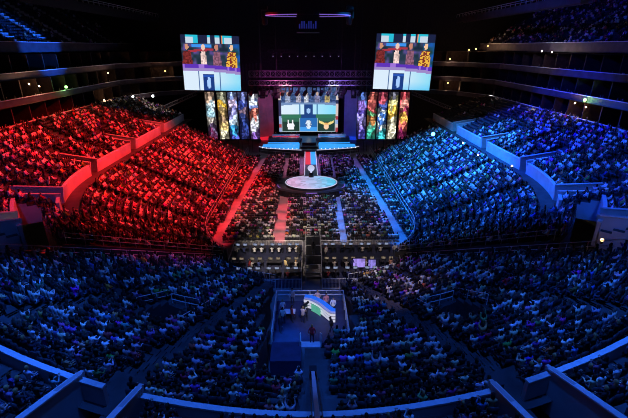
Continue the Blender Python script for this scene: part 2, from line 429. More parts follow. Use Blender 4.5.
# near end tier with the cut for the broadcast platform
plat = lambda t, r: (abs(bp(t,r)[0]+.5) < 4.2 and r < 34.5) or (-3.8 < bp(t,r)[0] < -.9 and r < 40.6) or (-.9 <= bp(t,r)[0] < 1.3 and r < 36.2)
AV = (-41, 41)
ab_n = (-34, -27, -13.5, 0, 13.5, 27, 34)
NR0 = lambda t: 19.8-1.4*(abs(t)/40)**2
NRI = lambda t: .28+.12*(abs(t)/40)**1.5
NTOP = lambda t: 1.2+28*NRI(t)
zone('floor_near_tier', -40, 40, NR0, 1.2, .86, NRI, 29, aisles=(-27,-13.5,0,13.5,27), voms=((-20,1.5,15,19),(20,1.5,15,19)), block=plat, occ=.87)
struct(MB().add([(*bp(t,r),NTOP(t)) for t in np.arange(-46,46.1,2) for r in (42.9,45.5)], [(2*i,2*i+2,2*i+3,2*i+1) for i in range(46)]).build('floor_cross_aisle', M['conc']))
ringwall('wall_near', -41, 41, 44.8, lambda t: NTOP(t)-.6, lambda t: NTOP(t)+1.15, .22, voms=((-12.3,.95),(12.3,.95),(-26,1.1),(26,1.1)), vd=5, floorz=NTOP, fo=1.8)
zone('floor_club_tier', -46, 46, 45.1, lambda t: NTOP(t)+.4, .86, .40, 8, aisles=(-20,-7,7,20,33,-33), voms=((-13.2,1.75,0,6),(13.2,1.75,0,6),(-26.8,1.7,0,6),(26.8,1.7,0,6)), base=7, occ=.8)
for s in (-1, 1):
    lo, hi = sorted((s*42., s*131.))
    zone('floor_side_tier', lo, hi, 16.5, 1.2, .86, .41, 17, aisles=tuple(s*a for a in (54,66,80,97,107,118,129)), occ=.96, lit=-66 if s < 0 else 66)
    lo, hi = sorted((s*42., s*60.))
    zone('floor_corner_tier', lo, hi, 16.5+17*.86, 1.2+17*.41, .86, .41, 4, aisles=(s*54,), occ=.9, rowstart=17)
    lo, hi = sorted((s*60., s*140.))
    struct(MB().add([(*bp(t,r),8.5) for t in np.arange(lo,hi+.1,2) for r in (31.1,33.3)], [(2*i,2*i+2,2*i+3,2*i+1) for i in range(40)]).build('floor_side_walkway', M['conc']))
    vs = [(s*66,1.3),(s*90,1.3),(s*105,1.2),(s*121,1.2)]
    lo, hi = sorted((s*60., s*138.))
    ringwall('wall_left' if s < 0 else 'wall_right', lo, hi, 32.8, 8.3, 10.1, .28, voms=vs, vd=5.2, floorz=8.5)
    zone('floor_premier_tier', lo, hi, 33.1, 9.6, .88, .36, 14, aisles=tuple(s*a for a in (78,97.5,113,130)), voms=[(a,h+.05,0,6) for a,h in vs], base=8.3, occ=.78 if s < 0 else .72)
    lo, hi = sorted((s*46., s*60.))
    ringwall('wall_left' if s < 0 else 'wall_right', lo, hi, 36.6, 9, 11.4, .28, voms=[(s*49,1.2)], vd=5.2, floorz=9.2)
    zone('floor_premier_tier', lo, hi, 37, 10.6, .88, .36, 10, voms=[(s*49,1.25,0,6)], base=8.3, occ=.8)
    # suites: three storeys of balconies
    for k, (zf, X) in enumerate(((14.4,46.),(18.1,46.6),(21.9,47.2))):
        nm = 'wall_left_balcony' if s < 0 else 'wall_right_balcony'
        pts = [(s*X,30),(s*X,104),(s*(X-5),114),(s*(X-14),121),(s*(X-22),124)]
        mb = MB()
        for (xa,ya),(xb,yb) in zip(pts, pts[1:]):
            mb.bar((xa,ya,zf+.1),(xb,yb,zf+.1),.22,1.05,0)
            mb.bar((xa-s*.04,ya,zf+.68),(xb-s*.04,yb,zf+.68),.34,.10,1)
        struct(mb.build(nm, [M['fascia'], M['ledge']]))
        mb = MB()
        for (xa,ya),(xb,yb) in zip(pts, pts[1:]):
            d = Vector((xb-xa,yb-ya,0)); n = Vector((-d.y,d.x,0)).normalized(); n = n if n.x*s > 0 or (abs(n.x)<.05 and n.y>0) else -n
            A = Vector((xa,ya,0)); B = Vector((xb,yb,0))
            mb.add([A+Vector((0,0,zf-.4)), B+Vector((0,0,zf-.4)), B+n*4+Vector((0,0,zf-.4)), A+n*4+Vector((0,0,zf-.4))], [(0,1,2,3)])
            mb.add([A+n*4+Vector((0,0,zf-.4)), B+n*4+Vector((0,0,zf-.4)), B+n*4+Vector((0,0,zf+3.4)), A+n*4+Vector((0,0,zf+3.4))], [(0,1,2,3)])
            mb.add([A+Vector((0,0,zf+3.35)), B+Vector((0,0,zf+3.35)), B+n*4+Vector((0,0,zf+3.35)), A+n*4+Vector((0,0,zf+3.35))], [(3,2,1,0)])
            L = d.length; m_ = int(L/4.2)
            for i in range(m_+1):
                c = A+d*(i/max(1,m_)); mb.bar(c+n*.9+Vector((0,0,zf+1.5)), c+n*4+Vector((0,0,zf+1.5)), .18, 3.8)
        struct(mb.build('wall_left_suites' if s < 0 else 'wall_right_suites', M['suite']))
    # upper deck
    z0 = 26.; X = 48.5
    lo, hi = sorted((s*62., s*150.))
    zone('floor_upper_deck', lo, hi, X, z0+.6, .85, .52, 20, aisles=tuple(s*a for a in (72,80,88,97,106,115,124,133,142)), base=z0-.5, occ=.45 if s > 0 else .12, aw=1.3 if s < 0 else .8, lit=True)
    mb = MB(); mb.bar((s*X,30,z0+.4),(s*X,121,z0+.4),.3,1.5,0); mb.bar((s*X,30,z0+1.2),(s*X,121,z0+1.2),.4,.1,1)
    struct(mb.build('wall_left_fascia' if s < 0 else 'wall_right_fascia', [M['fascia'], M['ledge']]))
    struct(MB().box(s*66-.2, s*66+.2, 10, 132, 0, 45).build('wall_left' if s < 0 else 'wall_right', M['black']))
    # radial end walls that part the corner sections from the near end
    for t, r0_, r1_, za, zb in ((s*41.7,16.6,34.4,1.5,9.7),):
        A = Vector((*bp(t,r0_),0)); B = Vector((*bp(t,r1_),0)); mb = MB()
        mb.add([A, B, B+Vector((0,0,zb)), A+Vector((0,0,za)), *( [q+Vector((-s*.15*math.cos(rad(abs(t))),-.15,0)) for q in (A, B, B+Vector((0,0,zb)), A+Vector((0,0,za)))] )],
               [(0,1,2,3),(7,6,5,4),(0,3,7,4),(1,5,6,2),(3,2,6,7)], 0)
        struct(mb.build('wall_left_corner' if s < 0 else 'wall_right_corner', [M['conc']]))
struct(MB().box(-66, 66, 128, 128.4, 0, 45).build('wall_back', M['black']))
struct(MB().box(-66, 66, -6, 129, 44, 44.4).build('ceiling', M['black']))
# stage-end masking drapes, one per side
for s in (-1, 1):
    mb = MB(); n = 60; x0, x1 = s*13.5, s*31
    pts = [(x0+(x1-x0)*i/n, 122+.18*math.sin(i*1.9)) for i in range(n+1)]
    mb.add([(x,y,z) for x,y in pts for z in (0, 22)], [(2*i,2*i+2,2*i+3,2*i+1) for i in range(n)])
    tag(mb.build('stage_drape', M['black']), 'tall black pleated drape hanging '+('left' if s<0 else 'right')+' of the stage screen', 'curtain', 'black drapes masking the stage end')

# ------------------------------------------------------------------ screens
def raster(name, W, Hh, nx, ny, fn, m=None, parent=None, curve=0.):
    """a flat display standing in the xz plane, facing -y, origin at centre; fn(u,v) with v upward gives linear rgb"""
    V=[]; F=[]; C=[]
    for j in range(ny+1):
        for i in range(nx+1):
            u=i/nx; V.append(((u-.5)*W, curve*((u-.5)*2)**2, (j/ny-.5)*Hh))
    for j in range(ny):
        for i in range(nx):
            a=j*(nx+1)+i; F.append((a,a+1,a+nx+2,a+nx+1)); C.append(fn((i+.5)/nx,(j+.5)/ny))
    me=bpy.data.meshes.new(name); me.from_pydata(V,[],F); ca=me.color_attributes.new('Col','FLOAT_COLOR','CORNER')
    arr=np.ones((len(F)*4,4),dtype=np.float32); arr[:,:3]=np.repeat(np.array(C),4,axis=0); ca.data.foreach_set('color',arr.ravel())
    me.materials.append(m or M['screen']); o=bpy.data.objects.new(name,me); COL.objects.link(o); o.parent=parent; return o
def hsh(a, b=0): x = math.sin(a*127.1+b*311.7)*43758.5453; return x-math.floor(x)
def lerp(a,b,t): return tuple(x+(y-x)*t for x,y in zip(a,b))
def vnoise(x, y, k):
    xi, yi = math.floor(x), math.floor(y); fx, fy = x-xi, y-yi; fx, fy = fx*fx*(3-2*fx), fy*fy*(3-2*fy)
    a, b, c, d = (hsh(xi+p+k*7.3, yi+q) for p, q in ((0,0),(1,0),(0,1),(1,1)))
    return (a+(b-a)*fx)+((c+(d-c)*fx)-(a+(b-a)*fx))*fy
def desk_show(u, v):
    """four presenters behind a curved white desk in a dark studio"""
    ed = .445+.02*math.sin(u*PI)-.06*u                                   # desk top edge
    if v < ed-.085:
        c = lerp((.62,.74,.85),(.18,.62,.80),min(1,max(0,(u-.45)*1.6)))
        c = lerp(c,(.05,.5,.85),max(0,.16-v)*4*(u>.5))
        if abs(u-.27)<.008 or abs(u-.63)<.008: c=(.05,.12,.3)
        if .34<u<.54 and v<.30:
            c=(.01,.04,.20)
            if ((u-.44)/.035)**2+((v-.14)/.11)**2<1: c=(.35,.55,.9)
            if abs(v-.27)<.02: c=(.02,.08,.4)
        return c
    if v < ed-.03: return (.30,.22,.50)
    if v < ed+.035: return (.10,.03,.42) if hsh(int(u*30))>.25 else (.3,.15,.6)
    for cx,sh,hd,w in ((.09,(.16,.02,.02),(.55,.25,.15),.075),(.37,(.75,.55,.5),(.75,.5,.4),.045),(.60,(.22,.09,.14),(.5,.2,.14),.065),(.86,(.65,.28,.03),(.8,.5,.3),.085)):
        if ((u-cx)/.032)**2+((v-.79)/.055)**2<1: return hd
        if abs(u-cx)<w*(1.15-max(0,(v-.5))*1.6) and v<.72:
            k=hsh(int(u*46),int(v*40)); return tuple(c*(.5+k) for c in sh) if cx<.8 else ((.75,.42,.05) if k>.45 else (.2,.03,.02))
    if v>.86:
        k=int(u*24); h=hsh(k)
        if h>.66 and v<.965: return (.50,.60,.70)
        if h>.5: return (.02,.45,.6)
        if .7<u<.78: return (.8,.25,.08)
        return (.01,.015,.05)
    if .18<u<.52 and .78<v<.84: return (.04,.25,.75)
    if .12<u<.55 and abs(v-.70-.1*u)<.02: return (.35,.03,.05)
    k=vnoise(u*18,v*16,2); return (.01+.10*k**3,.015+.05*k,.04+.26*k**3) if u<.8 else (.01,.04+.06*k,.5*k*k+.05)
def stage_show(u, v):
    if u<.045 or u>.955:
        k=hsh(int(v*11),5+int(u*3)); return ((.6,.5,.45) if k>.65 else (.25,.35,.6) if k>.4 else (.35,.04,.05) if k>.2 else (.02,.03,.08))
    u=(u-.045)/.91
    if v<.32:
        f=u*3; i=int(f); g=f-i; w=v/.32
        if g<.02 or g>.98 or w<.05: return (.35,.45,.5)
        if i==1:
            if ((g-.5)/.16)**2+((w-.55)/.34)**2<1: return (.65,.75,.85) if hsh(int(g*18),int(w*12))>.3 else (.05,.1,.25)
            return (.05,.30,.75) if w<.35 else (.02,.13,.40)
        bg=(.01,.04,.03) if w<.72 else (.03,.13,.08)
        if i==0:
            if abs(g-.5)<.20-.14*abs(w-.45) and .16<w<.62: return (.8,.82,.85)
            if (abs(g-.38)<.035 or abs(g-.62)<.035) and .6<w<.85: return (.75,.78,.8)
            return bg
        d=abs(g-.5)
        if ((g-.5)/.15)**2+((w-.40)/.24)**2<1: return (.85,.55,.35) if w<.5 else (.7,.35,.10)
        if d<.40 and .42+d*.55<w<.60+d*.55: return (.8,.62,.22)
        return bg
    if v<.40: return (.03,.16,.09) if (u<.36 or u>.64) else (.01,.05,.2)
    if v<.60+.03*math.sin(u*PI):
        if .42<u<.58: return (.01,.05,.20) if ((u-.5)/.04)**2+((v-.48)/.06)**2>1 else (.3,.5,.8)
        if abs(u-.34)<.006 or abs(u-.66)<.006: return (.05,.2,.4)
        return lerp((.62,.75,.85),(.12,.62,.85),min(1,max(0,(u-.2)*1.1)))
    if v<.66: return (.15,.25,.45)
    for cx,c in ((.12,(.3,.35,.5)),(.32,(.35,.33,.42)),(.46,(.6,.65,.75)),(.66,(.2,.2,.35)),(.84,(.45,.35,.15))):
        if abs(u-cx)<.045 and v<.82: return tuple(x*(.4+hsh(int(u*40),int(v*40))) for x in c)
        if ((u-cx)/.025)**2+((v-.86)/.04)**2<1: return (.5,.35,.28)
    k=hsh(int(u*44),int(v*40)); return (.01+.06*k,.03+.10*k,.12+.25*k*k)
SCR = []
def led_screen(label, pc, W, Hh, rz, fn, nx, ny, tilt=0.):
    t = thing('led_screen', label, 'screen', pc, rz, 'big LED screens'); t.rotation_euler.y = tilt
    raster('display', W, Hh, nx, ny, fn, parent=t)
    mb = MB(); w, h = W/2, Hh/2
    mb.box(-w-.15,w+.15,.03,.45,-h-.15,h+.15)
    for x in (-w-.08,w+.08): mb.box(x-.07,x+.07,-.06,.1,-h-.15,h+.15)
    for z in (-h-.08,h+.08): mb.box(-w-.15,w+.15,-.06,.1,z-.07,z+.07)
    mb.build('screen_frame', M['dark'], t)
    if pc[2] > 15:
        for sx in (-1,0,1): MB().tube((sx*w*.8,.25,h),(sx*w*.8,.25,42-pc[2]),.05,6).build('hanging_cable', M['dark'], t)
    return t
pL = Py(211.5, 63.5, 105.6); pR = Py(403.5, 62.5, 105.6)
led_screen('left hanging screen showing four presenters at a white desk', pL, 13.9, 12.8, rad(6), desk_show, 62, 56, rad(1.6))
led_screen('right hanging screen showing four presenters at a white desk', pR, 14.2, 13.0, rad(-6), desk_show, 62, 56, rad(1.2))
pc = Py(308.5, 110, 118)
ms = led_screen('wide main stage screen showing desk hosts above two team emblems', pc, 17.2, 12.6, 0, stage_show, 96, 72)
def art(seed, pal):
    """a tall abstract armoured figure: head, shoulders, torso and flowing lower half over a dark ground"""
    n_ = len(pal)
    def fn(u, v):
        w = vnoise(u*3, v*9, seed)-.5; q = v*n_+w*1.6; i = max(0, min(n_-1, int(q))); c = pal[i]
        k = vnoise(u*7+w*2, v*34, seed+3); cx = .5+.18*math.sin(v*9+seed)*(1-v*.6)
        if ((u-cx)/.20)**2+((v-.88)/.045)**2 < 1: return tuple(x*(.6+.6*k) for x in pal[-1])
        wd = (.46 if .68 < v < .82 else .30+.14*math.sin(v*13+seed)) if v < .85 else .12
        if abs(u-cx) < wd: return tuple(min(1.3, x*(.35+2.1*k*k+.3*(k > .6))) for x in c)
        return tuple(x*(.06+.3*k*k) for x in c)
    return fn
W_=(.7,.72,.78)
banners = [
 (209,[(.15,.03,.1),(.15,.1,.2),(.5,.45,.4),(.3,.5,.6),(.45,.55,.6),(.8,.55,.4)],'pale blue and cream figure'),
 (221,[(.75,.7,.5),(.7,.5,.2),(.3,.2,.12),(.5,.35,.15),(.75,.45,.05),(.5,.5,.35)],'gold armoured figure'),
 (231.5,[(.08,.1,.5),(.05,.35,.7),(.5,.65,.8),(.3,.3,.7),(.5,.4,.6),(.3,.4,.8)],'blue and white figure'),
 (242,[(.02,.03,.15),(.02,.04,.2),(.05,.08,.3),(.15,.1,.15),(.03,.05,.25),(.2,.25,.6)],'dark blue figure'),
 (253,[(.25,.12,.5),(.6,.6,.75),W_,(.7,.2,.15),(.25,.35,.8),(.8,.85,.95)],'white, red and violet figure'),
 (362.5,[(.03,.03,.2),(.2,.15,.6),(.35,.3,.8),(.06,.04,.25),(.25,.15,.6),(.1,.2,.6)],'violet figure'),
 (373,[(.05,.5,.35),(.1,.35,.25),(.6,.25,.08),(.15,.45,.2),(.5,.1,.1),(.6,.15,.12)],'green and orange figure'),
 (383.5,[(.05,.45,.5),(.6,.75,.85),(.05,.15,.45),(.5,.6,.7),(.05,.08,.3),(.6,.1,.15)],'teal and white figure'),
 (394,[(.8,.78,.6),(.8,.75,.55),(.75,.7,.45),(.8,.5,.08),(.7,.65,.3),(.15,.15,.2)],'pale yellow figure with a gold orb'),
 (405.5,[(.25,.02,.1),(.7,.15,.12),(.8,.4,.08),(.4,.05,.12),(.75,.3,.25),(.6,.08,.1)],'crimson and orange figure')]
for i, (px, pal, d) in enumerate(banners):
    yt, yb = (92, 139) if px < 300 else (92, 139)
    if px in (253,): yt = 94
    y_ = 106.5; a = Py(px, yt, y_); b = Py(px, yb, y_); hh = a.z-b.z
    t = thing('banner_screen', 'tall LED banner showing a '+d, 'screen', (a.x, y_, (a.z+b.z)/2), rad(4 if px < 300 else -4), 'tall LED banners beside the stage')
    raster('display', 2.35, hh, 18, 90, art(i*3.7+1, pal), parent=t)
    MB().box(-1.25,1.25,.03,.3,-hh/2-.1,hh/2+.1).build('screen_frame', M['dark'], t)
    mb = MB()
    for sx in (-1,1): mb.tube((sx*.9,.2,-hh/2),(sx*.9,.2,-(a.z+b.z)/2),.06,6)
    mb.build('support_leg', M['dark'], t)

# ------------------------------------------------------------------ stage
def slab(x0,x1,y0,y1,z0,z1,name,m,parent=None): return MB().box(x0,x1,y0,y1,z0,z1).build(name, m, parent)
st = thing('stage', 'main stage with cyan lit floor panels under the big screen', 'stage', (0,108,0))
mb = MB(); out = [(-13.5,14),(-13.5,-1.5),(-11.5,-3.2),(-7,-4.6),(-2,-5.6),(2,-5.6),(7,-4.6),(11.5,-3.2),(13.5,-1.5),(13.5,14)]
mb.add([(x,y,0) for x,y in out]+[(x,y,1.5) for x,y in out], [tuple(range(10)), tuple(range(10,20))]+[(i,(i+1)%10,10+(i+1)%10,10+i) for i in range(10)])
mb.build('deck', M['stage'], st)
mb = MB()
for (x0,y0),(x1,y1) in zip(out[1:-1], out[2:-1]+out[9:]): pass
for i in range(1,8):
    (x0,y0),(x1,y1) = out[i], out[i+1]
    if abs(x0) < 3 and abs(x1) < 3: continue
    mb.bar((x0,y0-.05,1.52),(x1,y1-.05,1.52),.14,.14)
mb.build('edge_light', M['strip'], st)
for s in (-1,1):
    mb = MB(); mb.add([(s*2.6,-4.6,1.53),(s*7,-3.9,1.53),(s*12.6,-2.0,1.53),(s*12.6,1.2,1.53),(s*2.6,2.2,1.53)], [(0,1,2,3,4)])
    mb.box(*sorted((s*2.8,s*11.5)),2.3,3.2,1.5,1.62)
    mb.build('floor_light_panel', M['cyan'], st)
    mb = MB()
    for i in range(9): x = s*(3.2+i*1.15); y = -5.15+abs(x)*.14; mb.ball((x,y,1.62),.11,6,4)
    mb.build('footlight', M['footl'], st)
slab(-11.5,11.5,4.3,7.6,1.5,2.5,'player_riser',M['stage'],st); slab(-2.3,2.3,-3.4,4.2,1.5,1.9,'centre_riser',M['stage'],st); slab(-1.9,1.9,-1.2,4.2,1.9,2.5,'centre_riser',M['stage'],st)
for s in (-1,1):
    t = thing('stage_wing', ('red' if s<0 else 'blue')+' lit tall panel standing beside the main stage screen', 'panel', (s*12.3,117.4,1.5), -s*rad(18), 'stage wing panels')
    mb = MB(); mb.box(-2.1,2.1,0,.3,0,13.5)
    for k in range(6): mb.box(-2.1+k*.8,-2.02+k*.8,-.06,0,0,13.5)
    mb.build('panel', M['wall'], t)
    slab(-2.2,2.2,-2.6,-.2,0,.5,'plinth',M['red'] if s<0 else M['cyand'],t)
# player desks
for s in (-1,1):
    nm = 'red' if s < 0 else 'blue'
    t = thing('player_desk', 'long player desk on the '+nm+' side of the stage', 'desk', (s*6.5,113.4,2.5), 0, 'player desks on the stage')
    mb = MB(); mb.box(-3.9,3.9,-.5,.5,.74,.8); mb.build('desk_top', M['white'], t)
    mb = MB(); mb.box(-3.9,3.9,-.56,-.5,0,1.1); mb.build('front_panel', M['white'], t)
    slab(-3.7,3.7,-.60,-.56,.35,.5,'light_strip',M['red'] if s<0 else M['cyan'],t)
    for k in range(5):
        x = s*6.5+(k-2)*1.5
        m_ = thing('computer_monitor', f'black monitor, {["first","second","third","fourth","fifth"][k]} along the {nm} side player desk', 'monitor', (x,113.15,3.3), 0, 'player monitors on stage')
        MB().box(-.3,.3,-.03,.03,.12,.5).build('housing', M['dark'], m_); MB().box(-.1,.1,-.1,.1,0,.02).box(-.03,.03,-.02,.02,0,.14).build('monitor_stand', M['dark'], m_)
        person('sit_desk', (x,114.2,2.5), PI, (.5,.04,.04) if s<0 else (.65,.68,.75), f'seated player, {["first","second","third","fourth","fifth"][k]} from the left at the {nm} side desk', 'players at the stage desks')
        c = thing('gaming_chair', f'black high-backed chair, {["first","second","third","fourth","fifth"][k]} at the {nm} side player desk', 'chair', (x,114.35,2.5), 0, 'player chairs on stage')
        MB().box(-.26,.26,-.35,.25,.34,.42).build('chair_seat', M['dark'], c); MB().box(-.26,.26,.27,.36,.42,1.2).build('backrest', M['dark'], c)
        MB().box(-.04,.04,-.1,.0,0,.34).box(-.3,.3,-.08,-.02,0,.05).box(-.03,.03,-.35,.25,0,.05).build('chair_base', M['dark'], c)
# runway and round platform
t = thing('runway', 'runway floor split red and cyan between stage and round platform', 'stage', (.3,0,0))
MB().box(-1.45,1.45,81.2,102.3,0,1.1).build('runway_deck', M['stage'], t)
MB().box(-1.25,0,90,102,1.1,1.13).build('red_floor_panel', M['red'], t); MB().box(0,1.25,90,102,1.1,1.13).build('cyan_floor_panel', M['cyan'], t)
mb = MB()
for s in (-1,1): mb.box(s*1.38-.07,s*1.38+.07,81.5,102,1.1,1.22)
mb.build('edge_light', M['strip'], t)
t = thing('round_platform', 'oval platform with a pale glowing top at the runway end', 'stage', (.3,77.3,0))
MB().lathe((0,0,0),[(5.2,0),(5.2,1.0)],40,sx=1,sy=.80).build('platform_base', M['stage'], t)
def plat_top(u, v): 
    x=u*2-1; g=lerp((.62,.36,.60),(.10,.55,.85),min(1,max(0,x*.75+.45))); k=.55+.35*hsh(int(u*20),int(v*14))
    return tuple(c*k*1.25 for c in g)
V=[(0,0,1.04)]; F=[]; C=[]; n=40; R_=[1.2,2.2,3.3,4.2,5.0]
for r in R_:
    for i in range(n): V.append((r*math.cos(2*PI*i/n), r*.80*math.sin(2*PI*i/n), 1.04))
for i in range(n): F.append((0,1+i,1+(i+1)%n)); C.append(plat_top(.5,.5))
for k in range(4):
    for i in range(n): F.append((1+k*n+i,1+(k+1)*n+i,1+(k+1)*n+(i+1)%n,1+k*n+(i+1)%n)); C.append(plat_top(.5+.1*R_[k]*math.cos(2*PI*i/n), .5+.1*R_[k]*math.sin(2*PI*i/n)))
me=bpy.data.meshes.new('light_top'); me.from_pydata(V,[],F); ca=me.color_attributes.new('Col','FLOAT_COLOR','CORNER')
arr=[]; 
for f,c in zip(F,C): arr += [(*c,1)]*len(f)
ca.data.foreach_set('color', np.array(arr,dtype=np.float32).ravel()); me.materials.append(M['screen'])
o=bpy.data.objects.new('light_top',me); COL.objects.link(o); o.parent=t
mb=MB(); n=48
for i in range(n):
    a,b=2*PI*i/n,2*PI*(i+1)/n; mb.bar((5.2*math.cos(a),5.2*.80*math.sin(a),1.02),(5.2*math.cos(b),5.2*.80*math.sin(b),1.02),.12,.12)
mb.build('edge_light',M['strip'],t)
t2 = thing('lower_ring_step', 'dark crescent step with a lit rim in front of the round platform', 'step', (.3,77.3,0))
mb=MB(); n=24; V=[];
for i in range(n+1):
    a=PI+PI*i/n
    for r,z in ((5.3,.5),(6.8,.5),(6.8,0),(5.3,0)): V.append((r*math.cos(a), r*.80*math.sin(a),z))
mb.add(V,[(4*i,4*i+1,4*i+5,4*i+4) for i in range(n)]+[(4*i+1,4*i+2,4*i+6,4*i+5) for i in range(n)]+[(4*i,4*i+4,4*i+7,4*i+3) for i in range(n)]); mb.build('step_deck',M['stage'],t2)
mb=MB()
for i in range(n):
    a,b=PI+PI*i/n,PI+PI*(i+1)/n; mb.bar((6.8*math.cos(a),6.8*.80*math.sin(a),.52),(6.8*math.cos(b),6.8*.80*math.sin(b),.52),.12,.12)
mb.build('edge_light',M['violet'],t2)
t = thing('trophy_stand', 'white glowing round trophy on a dark plinth, centre of the oval platform', 'trophy', (.3,80.6,1.1))
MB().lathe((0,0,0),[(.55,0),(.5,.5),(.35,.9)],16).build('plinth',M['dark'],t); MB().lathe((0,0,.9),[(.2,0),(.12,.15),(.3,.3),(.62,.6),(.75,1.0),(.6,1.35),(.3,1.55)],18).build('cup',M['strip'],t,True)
# subwoofers before the platform
for s in (-1,1):
    for k in range(6):
        a = rad(270+s*(12+k*8)); x = .3+8.2*math.cos(a); y = 77.3+8.2*.84*math.sin(a)
        t = thing('subwoofer', f'black subwoofer box, {["first","second","third","fourth","fifth","sixth"][k]} {"left" if s<0 else "right"} of centre before the round platform', 'speaker', (x,y,0), a+PI/2, 'subwoofers around the round platform')
        MB().box(-.6,.6,-.45,.45,0,1.15).build('cabinet',M['dark'],t)
        mb=MB()
        for gx in range(5): mb.box(-.5+gx*.22,-.42+gx*.22,-.48,-.45,.1,1.05)
        mb.build('grille',M['seat'],t)
# crowd barriers fanning out from the platform
def barrier(p, q, label, h=1.1, m='steel', group=None, name='crowd_barrier', cat='barrier', pitch=.22):
    p=Vector(p); q=Vector(q); L=(q-p).length; d=(q-p)/L
    t = thing(name, label, cat, p, 0, group); dd = q-p
    mb=MB(); 
    for z in (h,.15): mb.tube(Vector((0,0,z)), dd+Vector((0,0,z)), .035, 6)
    k=max(1,round(L/2.2))
    for i in range(k+1): c=dd*(i/k); mb.tube(c, c+Vector((0,0,h)), .03, 6)
    mb.build('rail', M[m], t)
    mb=MB(); kk=int(L/pitch)
    for i in range(kk): c=dd*((i+.5)/kk); mb.bar(c+Vector((0,0,.15)), c+Vector((0,0,h)), .02)
    mb.build('baluster', M[m], t); return t
for s in (-1,1):
    w = 'left' if s<0 else 'right'
    barrier((.3+s*5.4,79.5,0),(.3+s*10.3,82.5,0),f'steel barrier fanning back {w} from the round platform', group='barriers around the round platform')
    barrier((.3+s*7.6,75.5,0),(.3+s*10.8,72.6,0),f'steel barrier fanning forward {w} from the round platform', group='barriers around the round platform')
    barrier((s*3.2+.3,100.6,0),(s*12.8,104,0),f'steel barrier along the {w} half of the stage front', group='stage front barriers')

# ------------------------------------------------------------------ floor crowd
def floor_block(x0, x1, y0, y1, occ=.93):
    r = 0; y = y0
    while y < y1:
        a0, a1 = x0(y), x1(y); n = int((a1-a0)/.54)
        for i in range(n):
            x = a0+.27+i*.54
            if ((x-.3)/7.4)**2+((y-76.8)/7.4)**2 < 1.: continue
            if abs(x-.3) < 2.3 and y > 80: continue
            if y > 101-abs(x)*.1: continue
            SEATS.append((x, y, 0, math.atan2(-(x-.3)*.5, 40)*-0+random.uniform(-.15,.15), 'floor_seats', 0, r, i, occ))
        y += .98; r += 1
w1 = lambda y: 4.0+(y-52)*.01; w2 = lambda y: 5.3+(y-52)*.012; w3 = lambda y: 12.9-(y-52)*.05; w4 = lambda y: 14.3-(y-52)*.05
floor_block(lambda y:-w1(y)+.2, lambda y:w1(y)+.6, 52.5, 70)
floor_block(lambda y:-5.0, lambda y:-1.9, 84, 100); floor_block(lambda y:2.5, lambda y:5.6, 84, 100)
for s in (-1,1):
    f = (lambda s: (lambda g: (lambda y: s*g(y))))(s)
    a, b = (f(w3), f(w2)) if s<0 else (f(w2), f(w3))
    floor_block(a, b, 52.5, 100)
    a, b = (lambda y:-16.1, f(w4)) if s<0 else (f(w4), lambda y:16.1)
    floor_block(a, b, 50, 100)

# ------------------------------------------------------------------ front of house
def desk(x, y, z, w, label, rz=0, group='production desks', mons=2, mlab='', screen=None):
    t = thing('production_desk', label, 'desk', (x,y,z), rz, group)
    MB().box(-w/2,w/2,-.38,.38,.72,.78).build('desk_top', M['seat'], t)
    for sx in (-1,1): MB().box(sx*(w/2-.06)-.04,sx*(w/2-.06)+.04,-.34,.34,0,.72).build('leg', M['dark'], t)
    MB().box(-w/2+.1,w/2-.1,.30,.34,.2,.72).build('modesty_panel', M['dark'], t)
    for k in range(mons):
        mx = (k+.5)/mons*w-w/2; p = Matrix.Rotation(rz,4,'Z') @ Vector((mx,.15,.78))
        m_ = thing('computer_monitor', f'{["first","second","third","fourth"][k]} lit monitor from the left on the {mlab}', 'monitor', (x+p.x,y+p.y,z+.78), rz, 'production monitors')
        MB().box(-.28,.28,0,.05,.1,.46).build('housing', M['dark'], m_); MB().box(-.04,.04,0,.04,0,.12).box(-.12,.12,-.08,.12,0,.02).build('monitor_stand', M['dark'], m_)
        sc = screen or (.35,.5,.8); k_=k
        raster('display', .5, .3, 6, 4, lambda u,v: tuple(c*(.1+.45*hsh(int(u*6)+k_,int(v*4))) for c in sc), parent=m_).location=(0,-.01,.28)
    return t
ORD=['first','second','third','fourth','fifth','sixth','seventh','eighth']
